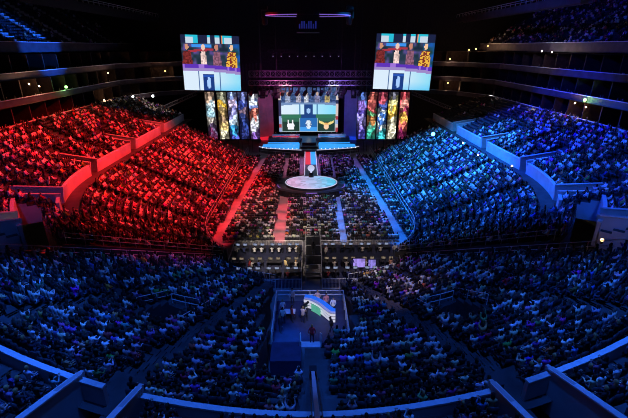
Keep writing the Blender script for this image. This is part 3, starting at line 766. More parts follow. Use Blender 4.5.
for s,(xa,xb) in ((-1,(-10.6,-1.2)),(1,(1.2,11.4))):
    w='left' if s<0 else 'right'
    t = thing('production_riser', f'low {w} production riser behind the floor seats', 'platform', ((xa+xb)/2,45,0), 0, 'production risers'); ww=(xb-xa)/2
    MB().box(-ww,ww,-4.6,4.6,0,.6).build('deck',M['deckcarpet'],t)
    MB().box(-ww,ww,.5,4.6,.6,.95).build('upper_deck',M['deckcarpet'],t)
    barrier((xa,39.9,0),(xb,39.9,0),f'steel fence along the near side of the {w} production riser', group='fences around the production risers',h=1.5,pitch=.16)
    barrier((xa,50.2,0),(xb,50.2,0),f'steel fence along the far side of the {w} production riser', group='fences around the production risers',h=1.3)
    barrier((xb if s<0 else xa,40,0),(xb if s<0 else xa,50,0),f'inner side fence of the {w} production riser', group='fences around the production risers',h=1.3)
    barrier((xa if s<0 else xb,40,0),(xa if s<0 else xb,50,0),f'outer side fence of the {w} production riser', group='fences around the production risers',h=1.3)
    for rr,(y,z) in enumerate(((47.6,.95),(44.4,.6),(42.0,.6))):
        for k in range(4):
            x = xa+1.3+k*2.3 if s<0 else xa+1.2+k*2.4
            rn = ['far','middle','near'][rr]
            lab = f'{ORD[k]} desk from the left in the {rn} row, {w} production riser'
            desk(x,y,z,1.9,lab,0,'production desks',2,f'{ORD[k]} {rn} row desk of the {w} riser',(.5,.6,.9) if rr!=1 else (.45,.35,.25))
            for q in (-.45,.45):
                bright = s<0 and rr==0 and k>=1
                sh = (.85,.85,.87) if bright else random.choice([(.02,.02,.03),(.3,.05,.05),(.05,.07,.2),(.6,.55,.5),(.03,.03,.03)])
                nm = 'white shirt' if bright else 'dark shirt' if sum(sh)<.15 else 'coloured shirt' if sum(sh)<1 else 'beige shirt'
                if random.random()<.85:
                    person('sit_desk',(x+q,y-.85,z),random.uniform(-.2,.2),sh,f'crew member in {nm}, {"left" if q<0 else "right"} chair, {ORD[k]} {rn} desk, {w} riser','production crew at desks')
for k,(x,y,rz,sh,lab) in enumerate(((-9.9,46.4,.3,(.6,.6,.62),'standing crew member in pale top at the outer end of the left riser'),(-7.6,43.2,1.2,(.4,.05,.05),'standing crew member in red top among the left riser desks'),
    (-3.2,43.2,-.8,(.75,.6,.3),'standing crew member in mustard top among the left riser desks'),(-1.7,45.9,2.6,(.03,.03,.03),'standing crew member in black beside the tower, left riser'),(1.9,45.9,-2.4,(.7,.68,.62),'standing crew member in cream top beside the tower, right riser'),
    (5.0,43.2,.5,(.05,.05,.2),'standing crew member in navy top among the right riser desks'),(9.8,43.2,-.6,(.6,.3,.15),'standing crew member in orange top near the right riser end'),(10.9,46.4,.1,(.8,.8,.8),'standing crew member in white top at the outer end of the right riser'))):
    person('stand',(x,y,.6 if y<45.4 else .95),rz,sh,lab,'crew standing on the risers')
# big lit monitors on right riser
for (px,py,w_,h_,c,lab) in ((361,250,3.0,1.1,(.55,.75,.95),'wide pale blue lit screen on the right production riser'),(359,263,1.5,1.2,(.35,.25,.8),'violet lit screen in the middle of the right production riser'),(372,264,.9,1.2,(.25,.2,.7),'narrow violet screen near the right end of the right production riser')):
    y_=49.0 if py<255 else 43.3
    p=Py(px,py,y_); t=thing('video_monitor',lab,'monitor',(p.x,p.y,p.z),0,'large production screens')
    raster('display',w_,h_,12,6,lambda u,v: tuple(x*(.5+.6*hsh(int(u*6),int(v*4))) for x in c),parent=t)
    MB().box(-w_/2-.06,w_/2+.06,.02,.12,-h_/2-.06,h_/2+.06).build('housing',M['dark'],t)
    MB().box(-.05,.05,.03,.1,-(p.z-.6),-h_/2).box(-.4,.4,-.2,.3,-(p.z-.6),-(p.z-.6)+.04).build('monitor_stand',M['dark'],t)
# centre camera tower
t = thing('camera_tower', 'dark scaffold camera tower between the two production risers', 'scaffold', (.25,46,0))
mb=MB()
for x in (-.95,.95):
    for y in (-4,-1.3,1.3,4): mb.tube((x,y,0),(x,y,3.4),.05,8)
for z in (1.1,2.2,3.4):
    for x in (-.95,.95): mb.tube((x,-4,z),(x,4,z),.04,8)
    for y in (-4,-1.3,1.3,4): mb.tube((-.95,y,z),(.95,y,z),.04,8)
mb.build('scaffold_pole',M['steel'],t)
MB().box(-.95,.95,-4,4,2.2,2.28).build('deck',M['dark'],t)
MB().box(-.95,.95,-4,-1.3,1.05,1.12).box(-.95,.95,-4,-1.3,.5,.56).build('shelf',M['aisle'],t)
def studio_camera(loc, rz, label, tall=1.45):
    t=thing('studio_camera',label,'camera',loc,rz,'broadcast cameras')
    for a in (90,210,330): MB().tube((0,0,tall*.75),(.45*math.cos(rad(a)),.45*math.sin(rad(a)),0),.025,6).build('leg',M['dark'],t)
    MB().tube((0,0,tall*.7),(0,0,tall),.05,8).build('column',M['dark'],t)
    MB().box(-.13,.13,-.35,.2,tall,tall+.28).build('camera_body',M['dark'],t)
    MB().tube((0,.2,tall+.14),(0,.62,tall+.14),.09,10,r2=.11).build('lens',M['dark'],t)
    MB().box(-.2,-.13,-.42,-.25,tall+.12,tall+.26).build('viewfinder',M['dark'],t)
    return t
studio_camera((.25,48.5,2.28),0,'broadcast camera at the far end of the camera tower',1.2)
studio_camera((.25,45.2,2.28),0,'broadcast camera halfway along the camera tower',1.2)
person('stand_cam',(.25,47.6,2.28),0,(.02,.02,.025),'camera operator in black at the far end of the camera tower','camera operators')
person('stand_cam',(.25,44.3,2.28),0,(.02,.02,.025),'camera operator in black halfway along the camera tower','camera operators')

# ------------------------------------------------------------------ broadcast platform
ZB=3.6
a=Pz(277,301,ZB); b=Pz(343,301,ZB); c=Pz(276,343,ZB); d=Pz(344,343,ZB)
X0,X1=min(a.x,c.x),max(b.x,d.x); Y1=a.y; Y0=c.y
bpL=thing('broadcast_platform','raised broadcast studio platform with pipe railing among the near seats','platform',((X0+X1)/2,(Y0+Y1)/2,0))
lx=(X1-X0)/2; ly=(Y1-Y0)/2
MB().box(-lx,lx,-ly,ly,ZB-.25,ZB).build('deck',M['deckcarpet'],bpL)
mb=MB(); mb.box(-lx,lx,-ly+.02,-ly+.1,.6,ZB-.25); mb.box(-lx,lx,ly-.1,ly-.02,.0,ZB-.25); mb.box(-lx+.02,-lx+.1,-ly,ly,0,ZB-.25); mb.box(lx-.1,lx-.02,-ly,ly,0,ZB-.25); mb.build('skirt',M['black'],bpL)
mb=MB()
def rails(p,q,h=1.15):
    p=Vector(p);q=Vector(q); L=(q-p).length;k=max(1,round(L/1.6))
    for z in (h,h*.6): mb.tube(p+Vector((0,0,z)),q+Vector((0,0,z)),.055,8)
    for i in range(k+1): c_=p.lerp(q,i/k); mb.tube(c_,c_+Vector((0,0,h)),.05,8)
rails((-lx,ly,ZB),(lx,ly,ZB)); rails((-lx,-ly,ZB),(-lx,ly,ZB)); rails((lx,-ly,ZB),(lx,ly,ZB)); rails((lx*.62,-ly,ZB),(lx,-ly,ZB))
mb.build('railing',M['steel'],bpL)
mb=MB(); mb.box(-.30,-.24,.2,ly,ZB,ZB+.95); mb.build('partition',M['dark'],bpL)
# curved desk
dk=thing('presenter_desk','S-curved presenter desk with blue top and white lit front','desk',(0,0,0))
ctl=[Pz(303.6,299,ZB+1.2),Pz(310,300,ZB+1.2),Pz(318,304,ZB+1.2),Pz(325,309.5,ZB+1.2),Pz(330,313,ZB+1.2),Pz(335.5,313.5,ZB+1.2)]
def cat(P_,k=5):
    o=[]
    for i in range(len(P_)-1):
        p0=P_[max(0,i-1)];p1=P_[i];p2=P_[i+1];p3=P_[min(len(P_)-1,i+2)]
        for j in range(k):
            t=j/k; o.append(.5*((2*p1)+(p2-p0)*t+(2*p0-5*p1+4*p2-p3)*t*t+(3*p1-p0-3*p2+p3)*t**3))
    return o+[P_[-1]]
pts=cat(ctl); top=MB(); fr=MB(); sl=MB(); wt=MB()
L_=[]
for i,p in enumerate(pts):
    q=pts[min(i+1,len(pts)-1)]-pts[max(i-1,0)]; n_=Vector((-q.y,q.x,0)).normalized(); n_=n_ if n_.y>0 else -n_; L_.append((p,n_))
for (p,n1),(q,n2) in zip(L_,L_[1:]):
    P1,P2=p+n1*.75,q+n2*.75
    top.add([p+n1*.28,q+n2*.28,P2,P1,*(x-Vector((0,0,.06)) for x in (p+n1*.28,q+n2*.28,P2,P1))],[(0,1,2,3),(4,5,6,7),(2,6,7,3),(0,4,5,1)])
    wt.add([p,q,q+n2*.28,p+n1*.28,*(x-Vector((0,0,.06)) for x in (p,q,q+n2*.28,p+n1*.28))],[(0,1,2,3),(4,5,6,7),(0,4,5,1)])
    for k in range(3):
        z0=1.13-k*.38; dz=Vector((0,0,1))
        A=Vector((p.x,p.y,ZB));B=Vector((q.x,q.y,ZB)); A+=n1*(.06+.08*k); B+=n2*(.06+.08*k)
        fr.add([A+dz*(z0-.29),B+dz*(z0-.29),B+dz*z0,A+dz*z0],[(0,1,2,3)])
        sl.add([A+n1*.05+dz*(z0-.38),B+n2*.05+dz*(z0-.38),B+n2*.05+dz*(z0-.29),A+n1*.05+dz*(z0-.29)],[(0,1,2,3)])
top.build('desk_top',M['deskblue'],dk); wt.build('desk_edge',M['white'],dk); fr.build('front_panel',M['deskwhite'],dk); sl.build('shadow_gap',M['dark'],dk)
gm=MB(); i0,i1=6,12
for (p,n1),(q,n2) in zip(L_[i0:i1],L_[i0+1:i1+1]):
    A=Vector((p.x,p.y,ZB+.1))-n1*.04;B=Vector((q.x,q.y,ZB+.1))-n2*.04; gm.add([A,B,B+Vector((0,0,.8)),A+Vector((0,0,.8))],[(0,1,2,3)])
gm.build('front_display',M['green'],dk)
for (px,py,sh,lab,lg) in ((317.5,306,(.75,.5,.45),'presenter in pink shirt standing behind the curved desk, leftmost',False),(326,309,(.75,.3,.3),'presenter in reddish jacket standing mid curved desk',True),(333,313.5,(.9,.9,.88),'presenter in white shirt at the right end of the curved desk',False)):
    p=Pz(px,py,ZB); person('stand_desk',(p.x,p.y,ZB),PI+random.uniform(-.3,.3),sh,lab,'presenters at the curved desk',long=lg)
for (px,py,sh,lab,rz) in ((283,316,(.8,.7,.65),'crew member in pale top, far left corner of the broadcast platform',.4),(283,324,(.7,.72,.6),'crew member in cream top by the left platform railing',.2),(280,333,(.03,.03,.05),'crew member in black by the left platform railing',-1),(292,322,(.3,.05,.05),'crew member in dark red top beside the small platform table',-1.2),(292.5,304,(.5,.4,.35),'crew member in tan top leaning at the far platform railing',2.8)):
    p=Pz(px,py,ZB); person('stand',(p.x,p.y,ZB),rz,sh,lab,'crew on the broadcast platform')
p=Pz(305,318,ZB); studio_camera((p.x,p.y,ZB),-.5,'black studio camera filming the curved desk',1.2)
p=Pz(303,323,ZB); person('stand_cam',(p.x,p.y,ZB),-.4,(.7,.6,.55),'camera operator in pale shirt behind the desk camera','camera operators')
p=Pz(331,336,ZB); studio_camera((p.x,p.y,ZB),.1,'large studio camera at the near edge of the platform',1.3)
p=Pz(330,345,ZB-.0); 
t=thing('side_table','small dark table with papers on the left of the platform','table',Pz(290,318,ZB))
MB().box(-.5,.5,-.35,.35,.7,.75).build('table_top',M['white'],t)
for sx in (-1,1):
    for sy in (-1,1): MB().tube((sx*.45,sy*.3,0),(sx*.45,sy*.3,.7),.02,6).build('leg',M['dark'],t)
# lower extension and steps
a=Pz(272,342,5.6);b=Pz(301,361,5.6)
t=thing('lower_platform','lower dark blue deck in front of the broadcast platform','platform',((a.x+b.x)/2,(a.y+b.y)/2,0))
w_,l_=abs(b.x-a.x)/2,abs(a.y-b.y)/2
MB().box(-w_,w_,-l_,l_,2.0,5.6).build('deck',M['deckcarpet'],t)
t=thing('platform_steps','pale steps climbing beside the lower platform deck','stairs',(Pz(310.5,350,4).x,Y0-.1,ZB))
for k in range(6): MB().box(-.75,.75,-.45*(k+1),-.45*k,-.6,.2+.36*k).build('step',M['ledge'],t)
mb=MB()
for sx in (-.8,.8): mb.tube((sx,0,1.1),(sx,-2.6,3.1),.035,8); mb.tube((sx,0,0),(sx,0,1.1),.03,8); mb.tube((sx,-2.6,1.9),(sx,-2.6,3.1),.03,8)
mb.build('handrail',M['steel'],t)
person('stand',(Pz(312,350,4).x,Y0-1.55,ZB+1.28),0,(.75,.04,.04),'person in red top standing on the platform steps')
# camera crane whose boom runs down towards the platform
t=thing('camera_crane','long blue-grey camera crane boom reaching over the centre aisle','crane',(0,0,0))
A=Pz(313,373,8.6); B=Pz(318.5,430,14.0)
MB().bar(A,B,.2,.22).build('boom',M['wall'],t)
mb=MB()
for s in (-1,1): mb.tube(A+Vector((s*.2,0,.1)),B+Vector((s*.2,0,.1)),.02,6)
mb.build('tension_cable',M['dark'],t)
MB().box(A.x-.22,A.x+.22,A.y,A.y+.5,A.z-.5,A.z+.1).build('camera_head',M['dark'],t)
q=B; MB().tube((q.x,q.y,q.z),(q.x,q.y,11.2),.12,10).build('pedestal',M['dark'],t)
# seated table group near the aisle
for (px,py,lab) in ((337,360,'narrow white table lit at the right of the platform steps'),(352,347,'narrow dark-legged table behind the platform railing on the right')):
    p=Pz(px,py,5.2); t=thing('press_table',lab,'table',p,0,'press tables by the platform')
    MB().box(-1.5,1.5,-.25,.25,.70,.76).build('table_top',M['white'],t)
    for sx in (-1.4,1.4): MB().box(sx-.04,sx+.04,-.2,.2,-.6,.70).build('leg',M['dark'],t)

# ------------------------------------------------------------------ rails in the stands
def zat(t, r):
    if abs(t) < 41: return 1.2+NRI(t)*max(0,int((r-NR0(t))/.86))
    return 1.2+.41*int((r-16.5)/.86)
def ringrail(t0,t1,r,z,label,h=1.05,group=None,m='ledge'):
    t=thing('handrail',label,'handrail',(0,0,0),0,group); mb=MB(); ts=np.linspace(t0,t1,max(2,int(abs(t1-t0)/2)+1))
    for a_,b_ in zip(ts,ts[1:]):
        A=Vector((*bp(a_,r),0));B=Vector((*bp(b_,r),0))
        for k in (h,h*.5): mb.tube(A+Vector((0,0,z+k)),B+Vector((0,0,z+k)),.035,6)
    for a_ in ts: A=Vector((*bp(a_,r),0)); mb.tube(A+Vector((0,0,z)),A+Vector((0,0,z+h)),.03,6)
    mb.build('rail',M[m],t); return t
def radrail(tt,r0,r1,label,h=1.0,zo=0.,group='sloping aisle handrails',f=zat):
    t=thing('handrail',label,'handrail',(0,0,0),0,group); A=Vector((*bp(tt,r0),f(tt,r0)+zo));B=Vector((*bp(tt,r1),f(tt,r1)+zo)); mb=MB()
    for k in (h,h*.5): mb.tube(A+Vector((0,0,k)),B+Vector((0,0,k)),.035,6)
    n=max(1,int((B-A).length/1.6))
    for i in range(n+1): c=A.lerp(B,i/n); mb.tube(c-Vector((0,0,.2)),c+Vector((0,0,h)),.03,6)
    mb.build('rail',M['ledge'],t)
for s in (-1,1):
    w='left' if s<0 else 'right'
    ringrail(*sorted((s*13,s*40)),19.0,0.0,f'long front rail of the near seats, {w} of the broadcast platform',1.9,'front rails of the near seats')
    radrail(s*40.3,18.5,40,f'sloping rail where the near seats end on the {w}')
    radrail(s*42.2,17,34,f'sloping rail on top of the {w} corner section wall',zo=.2)
    radrail(s*16.6,31,35,f'short rail at the inner side of the {w} seating entrance',group='entrance rails')
    radrail(s*23.4,31,35,f'short rail at the outer side of the {w} seating entrance',group='entrance rails')
    ringrail(*sorted((s*17.5,s*22.5)),31.9,5.6,f'short cross rail over the {w} seating entrance',1.2,'entrance rails')
    ringrail(*sorted((s*43,s*60)),16.2,.2,f'front rail of the {w} corner section',1.7,'front rails of the side seats')
    ringrail(*sorted((s*60,s*136)),16.2,.2,f'long front rail of the {w} side seats',1.7,'front rails of the side seats')

# ------------------------------------------------------------------ trusses, lamps
def truss(p,q,w,label,m='alu',h=None,group='lighting trusses',cell=1.2,cables=True):
    p=Vector(p);q=Vector(q);h=h or w;t=thing('lighting_truss',label,'truss',p,0,group);D=q-p;L=D.length;d=D/L
    a=d.cross(Vector((0,0,1))).normalized()*w/2;b=Vector((0,0,h/2)); cs=[-a-b,a-b,a+b,-a+b]; mb=MB()
    for c in cs: mb.tube(c,D+c,.06,6)
    mb.build('chord',M[m],t); mb=MB(); n=max(2,int(L/cell))
    for i in range(n):
        u0,u1=D*(i/n),D*((i+1)/n)
        for k in range(4):
            c0,c1=cs[k],cs[(k+1)%4]; mb.tube(u0+c0,u1+c1,.035,5); mb.tube(u0+c0,u0+c1,.035,5)
    mb.build('lattice',M[m],t)
    if cables:
        mb=MB()
        for u in (.1,.5,.9): c=p.lerp(q,u)-p; mb.tube(c+b,Vector((c.x,c.y,43.8-p.z)),.03,5)
        mb.build('hanging_cable',M['dark'],t)
    return t
ta=Py(249,74,96);tb=Py(372,74,96)
truss(ta,tb,1.2,'upper purple-lit truss spanning the stage front',h=1.3)
ta2=Py(249,83,94);tb2=Py(372,83,94)
truss(ta2,tb2,1.0,'lower truss spanning the stage front, carrying the moving lights',h=1.0)
truss(Py(158,110,104),Py(197,93,108),.8,'blue sloping truss left of the left banners',m='alu',cables=False,group='sloping side trusses')
truss(Py(412,93,108),Py(452,109,104),.8,'blue sloping truss right of the right banners',m='alu',cables=False,group='sloping side trusses')
# moving heads
def head(loc,label,lens='lens',rot=0,tilt=.5,s=1.,group='moving lights on the stage truss',proto={}):
    t=thing('moving_light',label,'lamp',loc,rot,group); t.scale=(s,s,s)
    if not proto:
        proto['b']=MB().box(-.22,.22,-.16,.16,-.22,0).mesh('lamp_base',M['dark'])
        proto['y']=MB().box(-.26,-.20,-.07,.07,-.72,-.2).box(.20,.26,-.07,.07,-.72,-.2).add([(-.26,-.07,-.26),(.26,-.07,-.26),(.26,.07,-.26),(-.26,.07,-.26),(-.26,-.07,-.2),(.26,-.07,-.2),(.26,.07,-.2),(-.26,.07,-.2)],[(0,3,2,1),(4,5,6,7),(0,1,5,4),(1,2,6,5),(2,3,7,6),(3,0,4,7)]).mesh('yoke',M['dark'])
        proto['h']=MB().lathe((0,0,-.28),[(.12,.28),(.19,.2),(.19,-.25),(.16,-.3)],12).mesh('lamp_head',M['dark'])
        for k in ('lens','faint','bluelamp'): proto[k]=MB().lathe((0,0,-.60),[(.15,0),(.15,-.01)],12).mesh('lens',M[k])
        proto['off']=MB().lathe((0,0,-.60),[(.15,0),(.15,-.01)],12).mesh('lens',M['glass'])
    for n_,k in (('lamp_base','b'),('yoke','y')):
        o=bpy.data.objects.new(n_,proto[k]);COL.objects.link(o);o.parent=t
    o=bpy.data.objects.new('lamp_head',proto['h']);COL.objects.link(o);o.parent=t;o.location=(0,0,-.55);o.rotation_euler.x=tilt
    l=bpy.data.objects.new('lens',proto[lens]);COL.objects.link(l);l.parent=o
    return t
NTH=['first','second','third','fourth','fifth','sixth','seventh','eighth','ninth','tenth','eleventh','twelfth','thirteenth','fourteenth','fifteenth','sixteenth','seventeenth','eighteenth','nineteenth','twentieth']
for k in range(16):
    p=Py(252+k*7.8,87.5,94); head((p.x,94,ta2.z-.5),f'{NTH[k]} moving light from the left along the lower stage truss','off',random.random()*3,.6,2.2)
for k in range(9):
    p=Py(273+k*8.2,53,100); head((p.x,100,p.z),f'{NTH[k]} small lamp from the left on the high bar above the stage','faint',0,-.9,.8,'small lamps on the high bar')
truss(Py(268,51,100.),Py(345,51,100.),.5,'thin dark high bar carrying nine small lamps',m='dark')
# line arrays left and right
for s in (-1,1):
    for k in range(2):
        px=(262,277)[k] if s<0 else (341,354)[k]; w='left' if s<0 else 'right'
        p=Py(px,80,95.); t=thing('line_array_speaker',f'black hanging loudspeaker array, {"outer" if (k==0)==(s<0) else "inner"} one on the {w} of the stage','speaker',p,0,'hanging loudspeaker arrays')
        for j in range(8): 
            y_=-.25*j*j*.05; MB().box(-.6,.6,y_-.35,y_+.35,-.5*j-.46,-.5*j).build('speaker_box',M['dark'],t)
        MB().tube((0,0,0),(0,0,43.8-p.z),.04,6).build('hanging_cable',M['dark'],t)
# scoreboard with twin lit rings
p=Py(308,25,74); t=thing('hanging_scoreboard','dark hanging centre scoreboard with dim blue panels','scoreboard',(p.x,74,p.z))
MB().box(-1.9,1.9,-1.6,1.6,-1.2,4.4).build('housing',M['dark'],t); MB().box(-1.5,1.5,-1.1,1.1,-4.2,-3.0).build('lower_housing',M['dark'],t)
mb=MB(); 
for i in range(8): mb.box(-1.5+i*.38,-1.28+i*.38,-1.66,-1.6,-.6,.5 if i%3 else .1)
mb.build('light_panel',M['blueled'],t); MB().tube((0,0,4.4),(0,0,43.8-p.z),.1,8).build('hanging_cable',M['dark'],t)
p=Py(308,14,72); t=thing('ring_lighting_rig','dark oval lighting ring with a violet lit rim high over the floor','lighting rig',(p.x,72,p.z))
mb=MB();mb2=MB();n=48
for i in range(n):
    a_,b_=2*PI*i/n,2*PI*(i+1)/n
    if abs(math.cos((a_+b_)/2))<.28: continue
    A=Vector((6.9*math.cos(a_),2.6*math.sin(a_),0));B=Vector((6.9*math.cos(b_),2.6*math.sin(b_),0)); mb.bar(A,B,.16,.3); mb2.bar(A+Vector((0,-.02,-.22)),B+Vector((0,-.02,-.22)),.14,.1)
for x in (-5,-3.4,3.4,5): mb.bar((x,-1.7,0),(x,1.7,0),.12,.2)
mb.bar((-6.9,0,0),(6.9,0,0),.12,.2)
mb.build('ring_frame',M['dark'],t); mb2.build('rim_light',M['violet'],t)
mb=MB()
for x in (-5,5): mb.tube((x,0,0),(x,0,43.8-p.z),.04,6)
mb.build('hanging_cable',M['dark'],t)
for s in (-1,1):
    p=Py(264 if s<0 else 350,6,74); head(p,'small floodlight high above the floor, '+('left' if s<0 else 'right')+' of the lighting ring','off',0,.4,2.5,'high floodlights')
# overhead catwalks along both sides
for s in (-1,1):
    w='left' if s<0 else 'right'
    t=thing('overhead_catwalk',f'long overhead catwalk high on the {w} side','catwalk',(s*40,88,33.2),0,'overhead catwalks')
    MB().box(-.9,.9,-24,28,-.15,0).box(-.95,-.9,-24,28,-.9,.35).box(.9,.95,-24,28,-.9,.35).build('walkway',M['dark'] if s<0 else M['fascia'],t)  # left walkway coloured darker to stand in for the lack of light there
    mb=MB()
    for x in (-.9,.9):
        mb.bar((x,-24,1.1),(x,28,1.1),.08); 
        for i in range(27): mb.bar((x,-24+2*i,0),(x,-24+2*i,1.1),.05)
    mb.build('railing',M['steel'],t)
    mb=MB()
    for i in range(6): mb.tube((0,-22+i*9,0),(0,-22+i*9,10.6),.05,6)
    mb.build('hanging_cable',M['dark'],t)
# floodlights on the far corners
for (px,py,y_,m_,lab,sc_) in ((128,98,104,'lens','bright white floodlight at the left end of the far left balcony',1.5),(133,96.5,104,'lens','bright white floodlight second on the far left balcony',1.3),(153,96,108,'lens','bright white floodlight over the far left corner stand',1.5),(433,134,90,'bluelamp','bright blue floodlight at the far right corner of the seats',2.2)):
    p=Py(px,py,y_); t=thing('floodlight',lab,'lamp',p,0,'bright floodlights')
    MB().box(-.3*sc_,.3*sc_,0,.3*sc_,-.22*sc_,.22*sc_).build('lamp_housing',M['dark'],t); MB().ball((0,-.08,0),.2*sc_,10,6).build('lens',M[m_],t)
    MB().tube((0,.15,-.2),(0,.15,-1.6),.04,6).build('lamp_post',M['dark'],t)
# tan entrance walls at far corners
for (pts_,lab,nm) in ((((163,113),(172,117),(182,121),(186,127)),'tan lit curved entrance wall in the far left corner','wall_left_entrance'),(((450,115),(441,118),(434,122),(433,127)),'tan lit curved entrance wall in the far right corner','wall_right_entrance')):
    mb=MB(); Q=[Pz(x,y,8.0 if i<3 else 7.0) for i,(x,y) in enumerate(pts_)]
    for A,B in zip(Q,Q[1:]): mb.bar(A,B,.3,2.4)
    struct(mb.build(nm,[M['tan']]))
# far left corner stand with a lit group of people
for s in (-1,1):
    p=Py(146 if s<0 else 470,116,104) 
# suite lamps
k_=0
for (px,py,m_,w) in ((66,87,'greenlamp','left'),(39,86,'warm','left'),(29,84,'warm','left'),(11,145,'warm','left'),(58,129,'lens','left'),(78,139,'warm','left'),(165,71,'warm','left'),(108,73,'warm','left'),(104,100,'warm','left'),(10,231,'warm','left'),
                     (469,50,'warm','right'),(476,49,'warm','right'),(488,46,'warm','right'),(542,51,'lens','right'),(552,52,'warm','right'),(450,59,'warm','right'),(448,83,'warm','right'),(461,90,'warm','right'),(463,89,'warm','right'),(490,96,'lens','right'),(482,102,'warm','right'),(575,103,'warm','right'),(585,100,'greenlamp','right'),(586,107,'warm','right'),(449,109,'warm','right'),(555,131,'warm','right'),(568,133,'warm','right'),(511,118,'lens','right'),(463,143,'lens','right'),(512,166,'warm','right'),(478,155,'warm','right'),(602,240,'warm','right'),(531,112,'lens','right')):
    X = 46.2 if py < 115 else 44
    d_=ray(px,py)
    tt=((1 if w=='right' else -1)*X-CX)/d_.x; q=Vector((CX+d_.x*tt, d_.y*tt, H+d_.z*tt))
    if q.y>118: tt=116/d_.y; q=Vector((CX+d_.x*tt,116,H+d_.z*tt))
    if py>=140: q=Pz(px,py,10.5)
    t=thing('small_lamp',f'{ {"warm":"amber","lens":"white","greenlamp":"green"}[m_]} point lamp on the {w} stands at {"suite level" if py<115 else "lower tier level"}','lamp',q,0,f'small {m_.replace("lamp","")} lamps on the {w} stands '+('above' if py<115 else 'below'))
    MB().ball((0,0,0),.15 if m_!='greenlamp' else .28,8,5).build('bulb',M[m_],t); MB().box(-.08,.08,-.08,.08,-.35,-.1).build('lamp_holder',M['dark'],t)
    l_=bpy.data.lights.new('small_lamp_light','POINT'); l_.color={'warm':(1,.55,.3),'lens':(1,.95,1),'greenlamp':(.4,1,.3)}[m_]; l_.energy=160 if py<115 else 8; l_.shadow_soft_size=.2
    lo_=bpy.data.objects.new('small_lamp_light',l_); COL.objects.link(lo_); lo_.location=q+Vector((-.5 if w=='right' else .5,-.3,.1))
    k_+=1

# ------------------------------------------------------------------ fill the seats
def seat_parts():
    return (MB().box(-.22,.22,-.30,-.24,.42,.88).box(-.20,.20,-.31,-.30,.46,.84).mesh('backrest',M['seat']),
            MB().box(-.22,.22,-.24,-.14,.40,.80).mesh('seat_pan',M['seat']),
            MB().box(-.03,.03,-.28,-.2,0,.42).box(-.2,.2,-.3,-.18,0,.03).mesh('pedestal',M['dark']))
SP=seat_parts()
pr_people=[]; pr_empty=[]
ncol = tops('x', len(SEATS)); crowd=[]; empties=[]
# suite guests
for s in (-1,1):
    for zf,X in ((14.4,46.),(18.1,46.6),(21.9,47.2)):
        y=52.
        while y<104:
            y+=random.uniform(.6,1.6)
            if random.random()<.5: crowd.append((s*(X+.75+random.random()*.8),y,zf-.4,PI/2 if s>0 else -PI/2,'sit_lap',(0.02,.02,.03) if random.random()<.7 else (.5,.5,.5)))
cen=Vector((CX,0,H))
for i,(x,y,z,rz,zn,t,row,c,occ) in enumerate(SEATS):
    pj=proj((x,y,z+.8)); inf = pj and -6<pj[0]<634 and -4<pj[1]<424
    vis = pj and -60<pj[0]<690 and -40<pj[1]<450
    if not vis: continue
    # the dark empty block near the far right corner
    o_=occ
    if zn=='floor_premier_tier' and t>113: o_=.04
    if zn=='floor_premier_tier' and t<0 and math.sin(t*.9+row*.8)>.55: o_=.2
    if zn=='floor_upper_deck' and y>100: o_*=.6
    if random.random()<o_:
        pose=random.choices(['sit_lap','sit_clap','sit_desk','sit_up'],[.66,.18,.14,.02])[0]
        rec=(x,y,z,rz+random.uniform(-.25,.25),pose,ncol[i],zn,t,row,c)
        (pr_people if inf else crowd).append((pj[2],rec) if inf else rec[:6])
    else: (pr_empty if inf else empties).append((pj[2],(x,y,z,rz,zn,t,row,c)) if inf else (x,y,z,rz))
pr_people.sort(key=lambda a:a[0]); pr_empty.sort(key=lambda a:a[0])
ZN={'floor_near_tier':'near lower tier','floor_club_tier':'tier above the blue parapet','floor_corner_tier':'corner section','floor_side_tier':'side tier','floor_premier_tier':'premier tier'}
NP=222
def shade(c): m_=sum(c)/3; return 'pale' if m_>.5 else 'dark' if m_<.06 else 'mid-tone'
for dist,r in pr_people[:NP]:
    x,y,z,rz,pose,colr,zn,t,row,c=r
    hc_,hn=random.choice(HAIRS); w='left' if t<0 else 'right'
    person(pose,(x,y,z),rz,tuple(colr),f'spectator in {shade(colr)} top, {w} half, {ZN[zn]}, row {row+1}, seat {c}','spectators in the nearest rows',hc_,random.random()<.35,random.uniform(.95,1.05))
crowd += [r[:6] for d_,r in pr_people[NP:]]
cr=merge_people('crowd',crowd,M['crowd']); cr['kind']='stuff'; tag(cr,'packed crowd of seated spectators filling the floor and tiers','crowd')
for dist,(x,y,z,rz,zn,t,row,c) in pr_empty[:300]:
    s=bpy.data.objects.new('arena_seat',None); COL.objects.link(s); s.location=(x,y,z); s.rotation_euler.z=rz
    w='left' if t<0 else 'right'
    tag(s,f'empty folded seat, {w} half, {ZN.get(zn,"floor block")}, row {row+1}, seat {c}','seat','empty seats in the nearest rows')
    for nme,m_ in zip(('backrest','seat_pan','pedestal'),SP):
        o=bpy.data.objects.new(nme,m_); COL.objects.link(o); o.parent=s
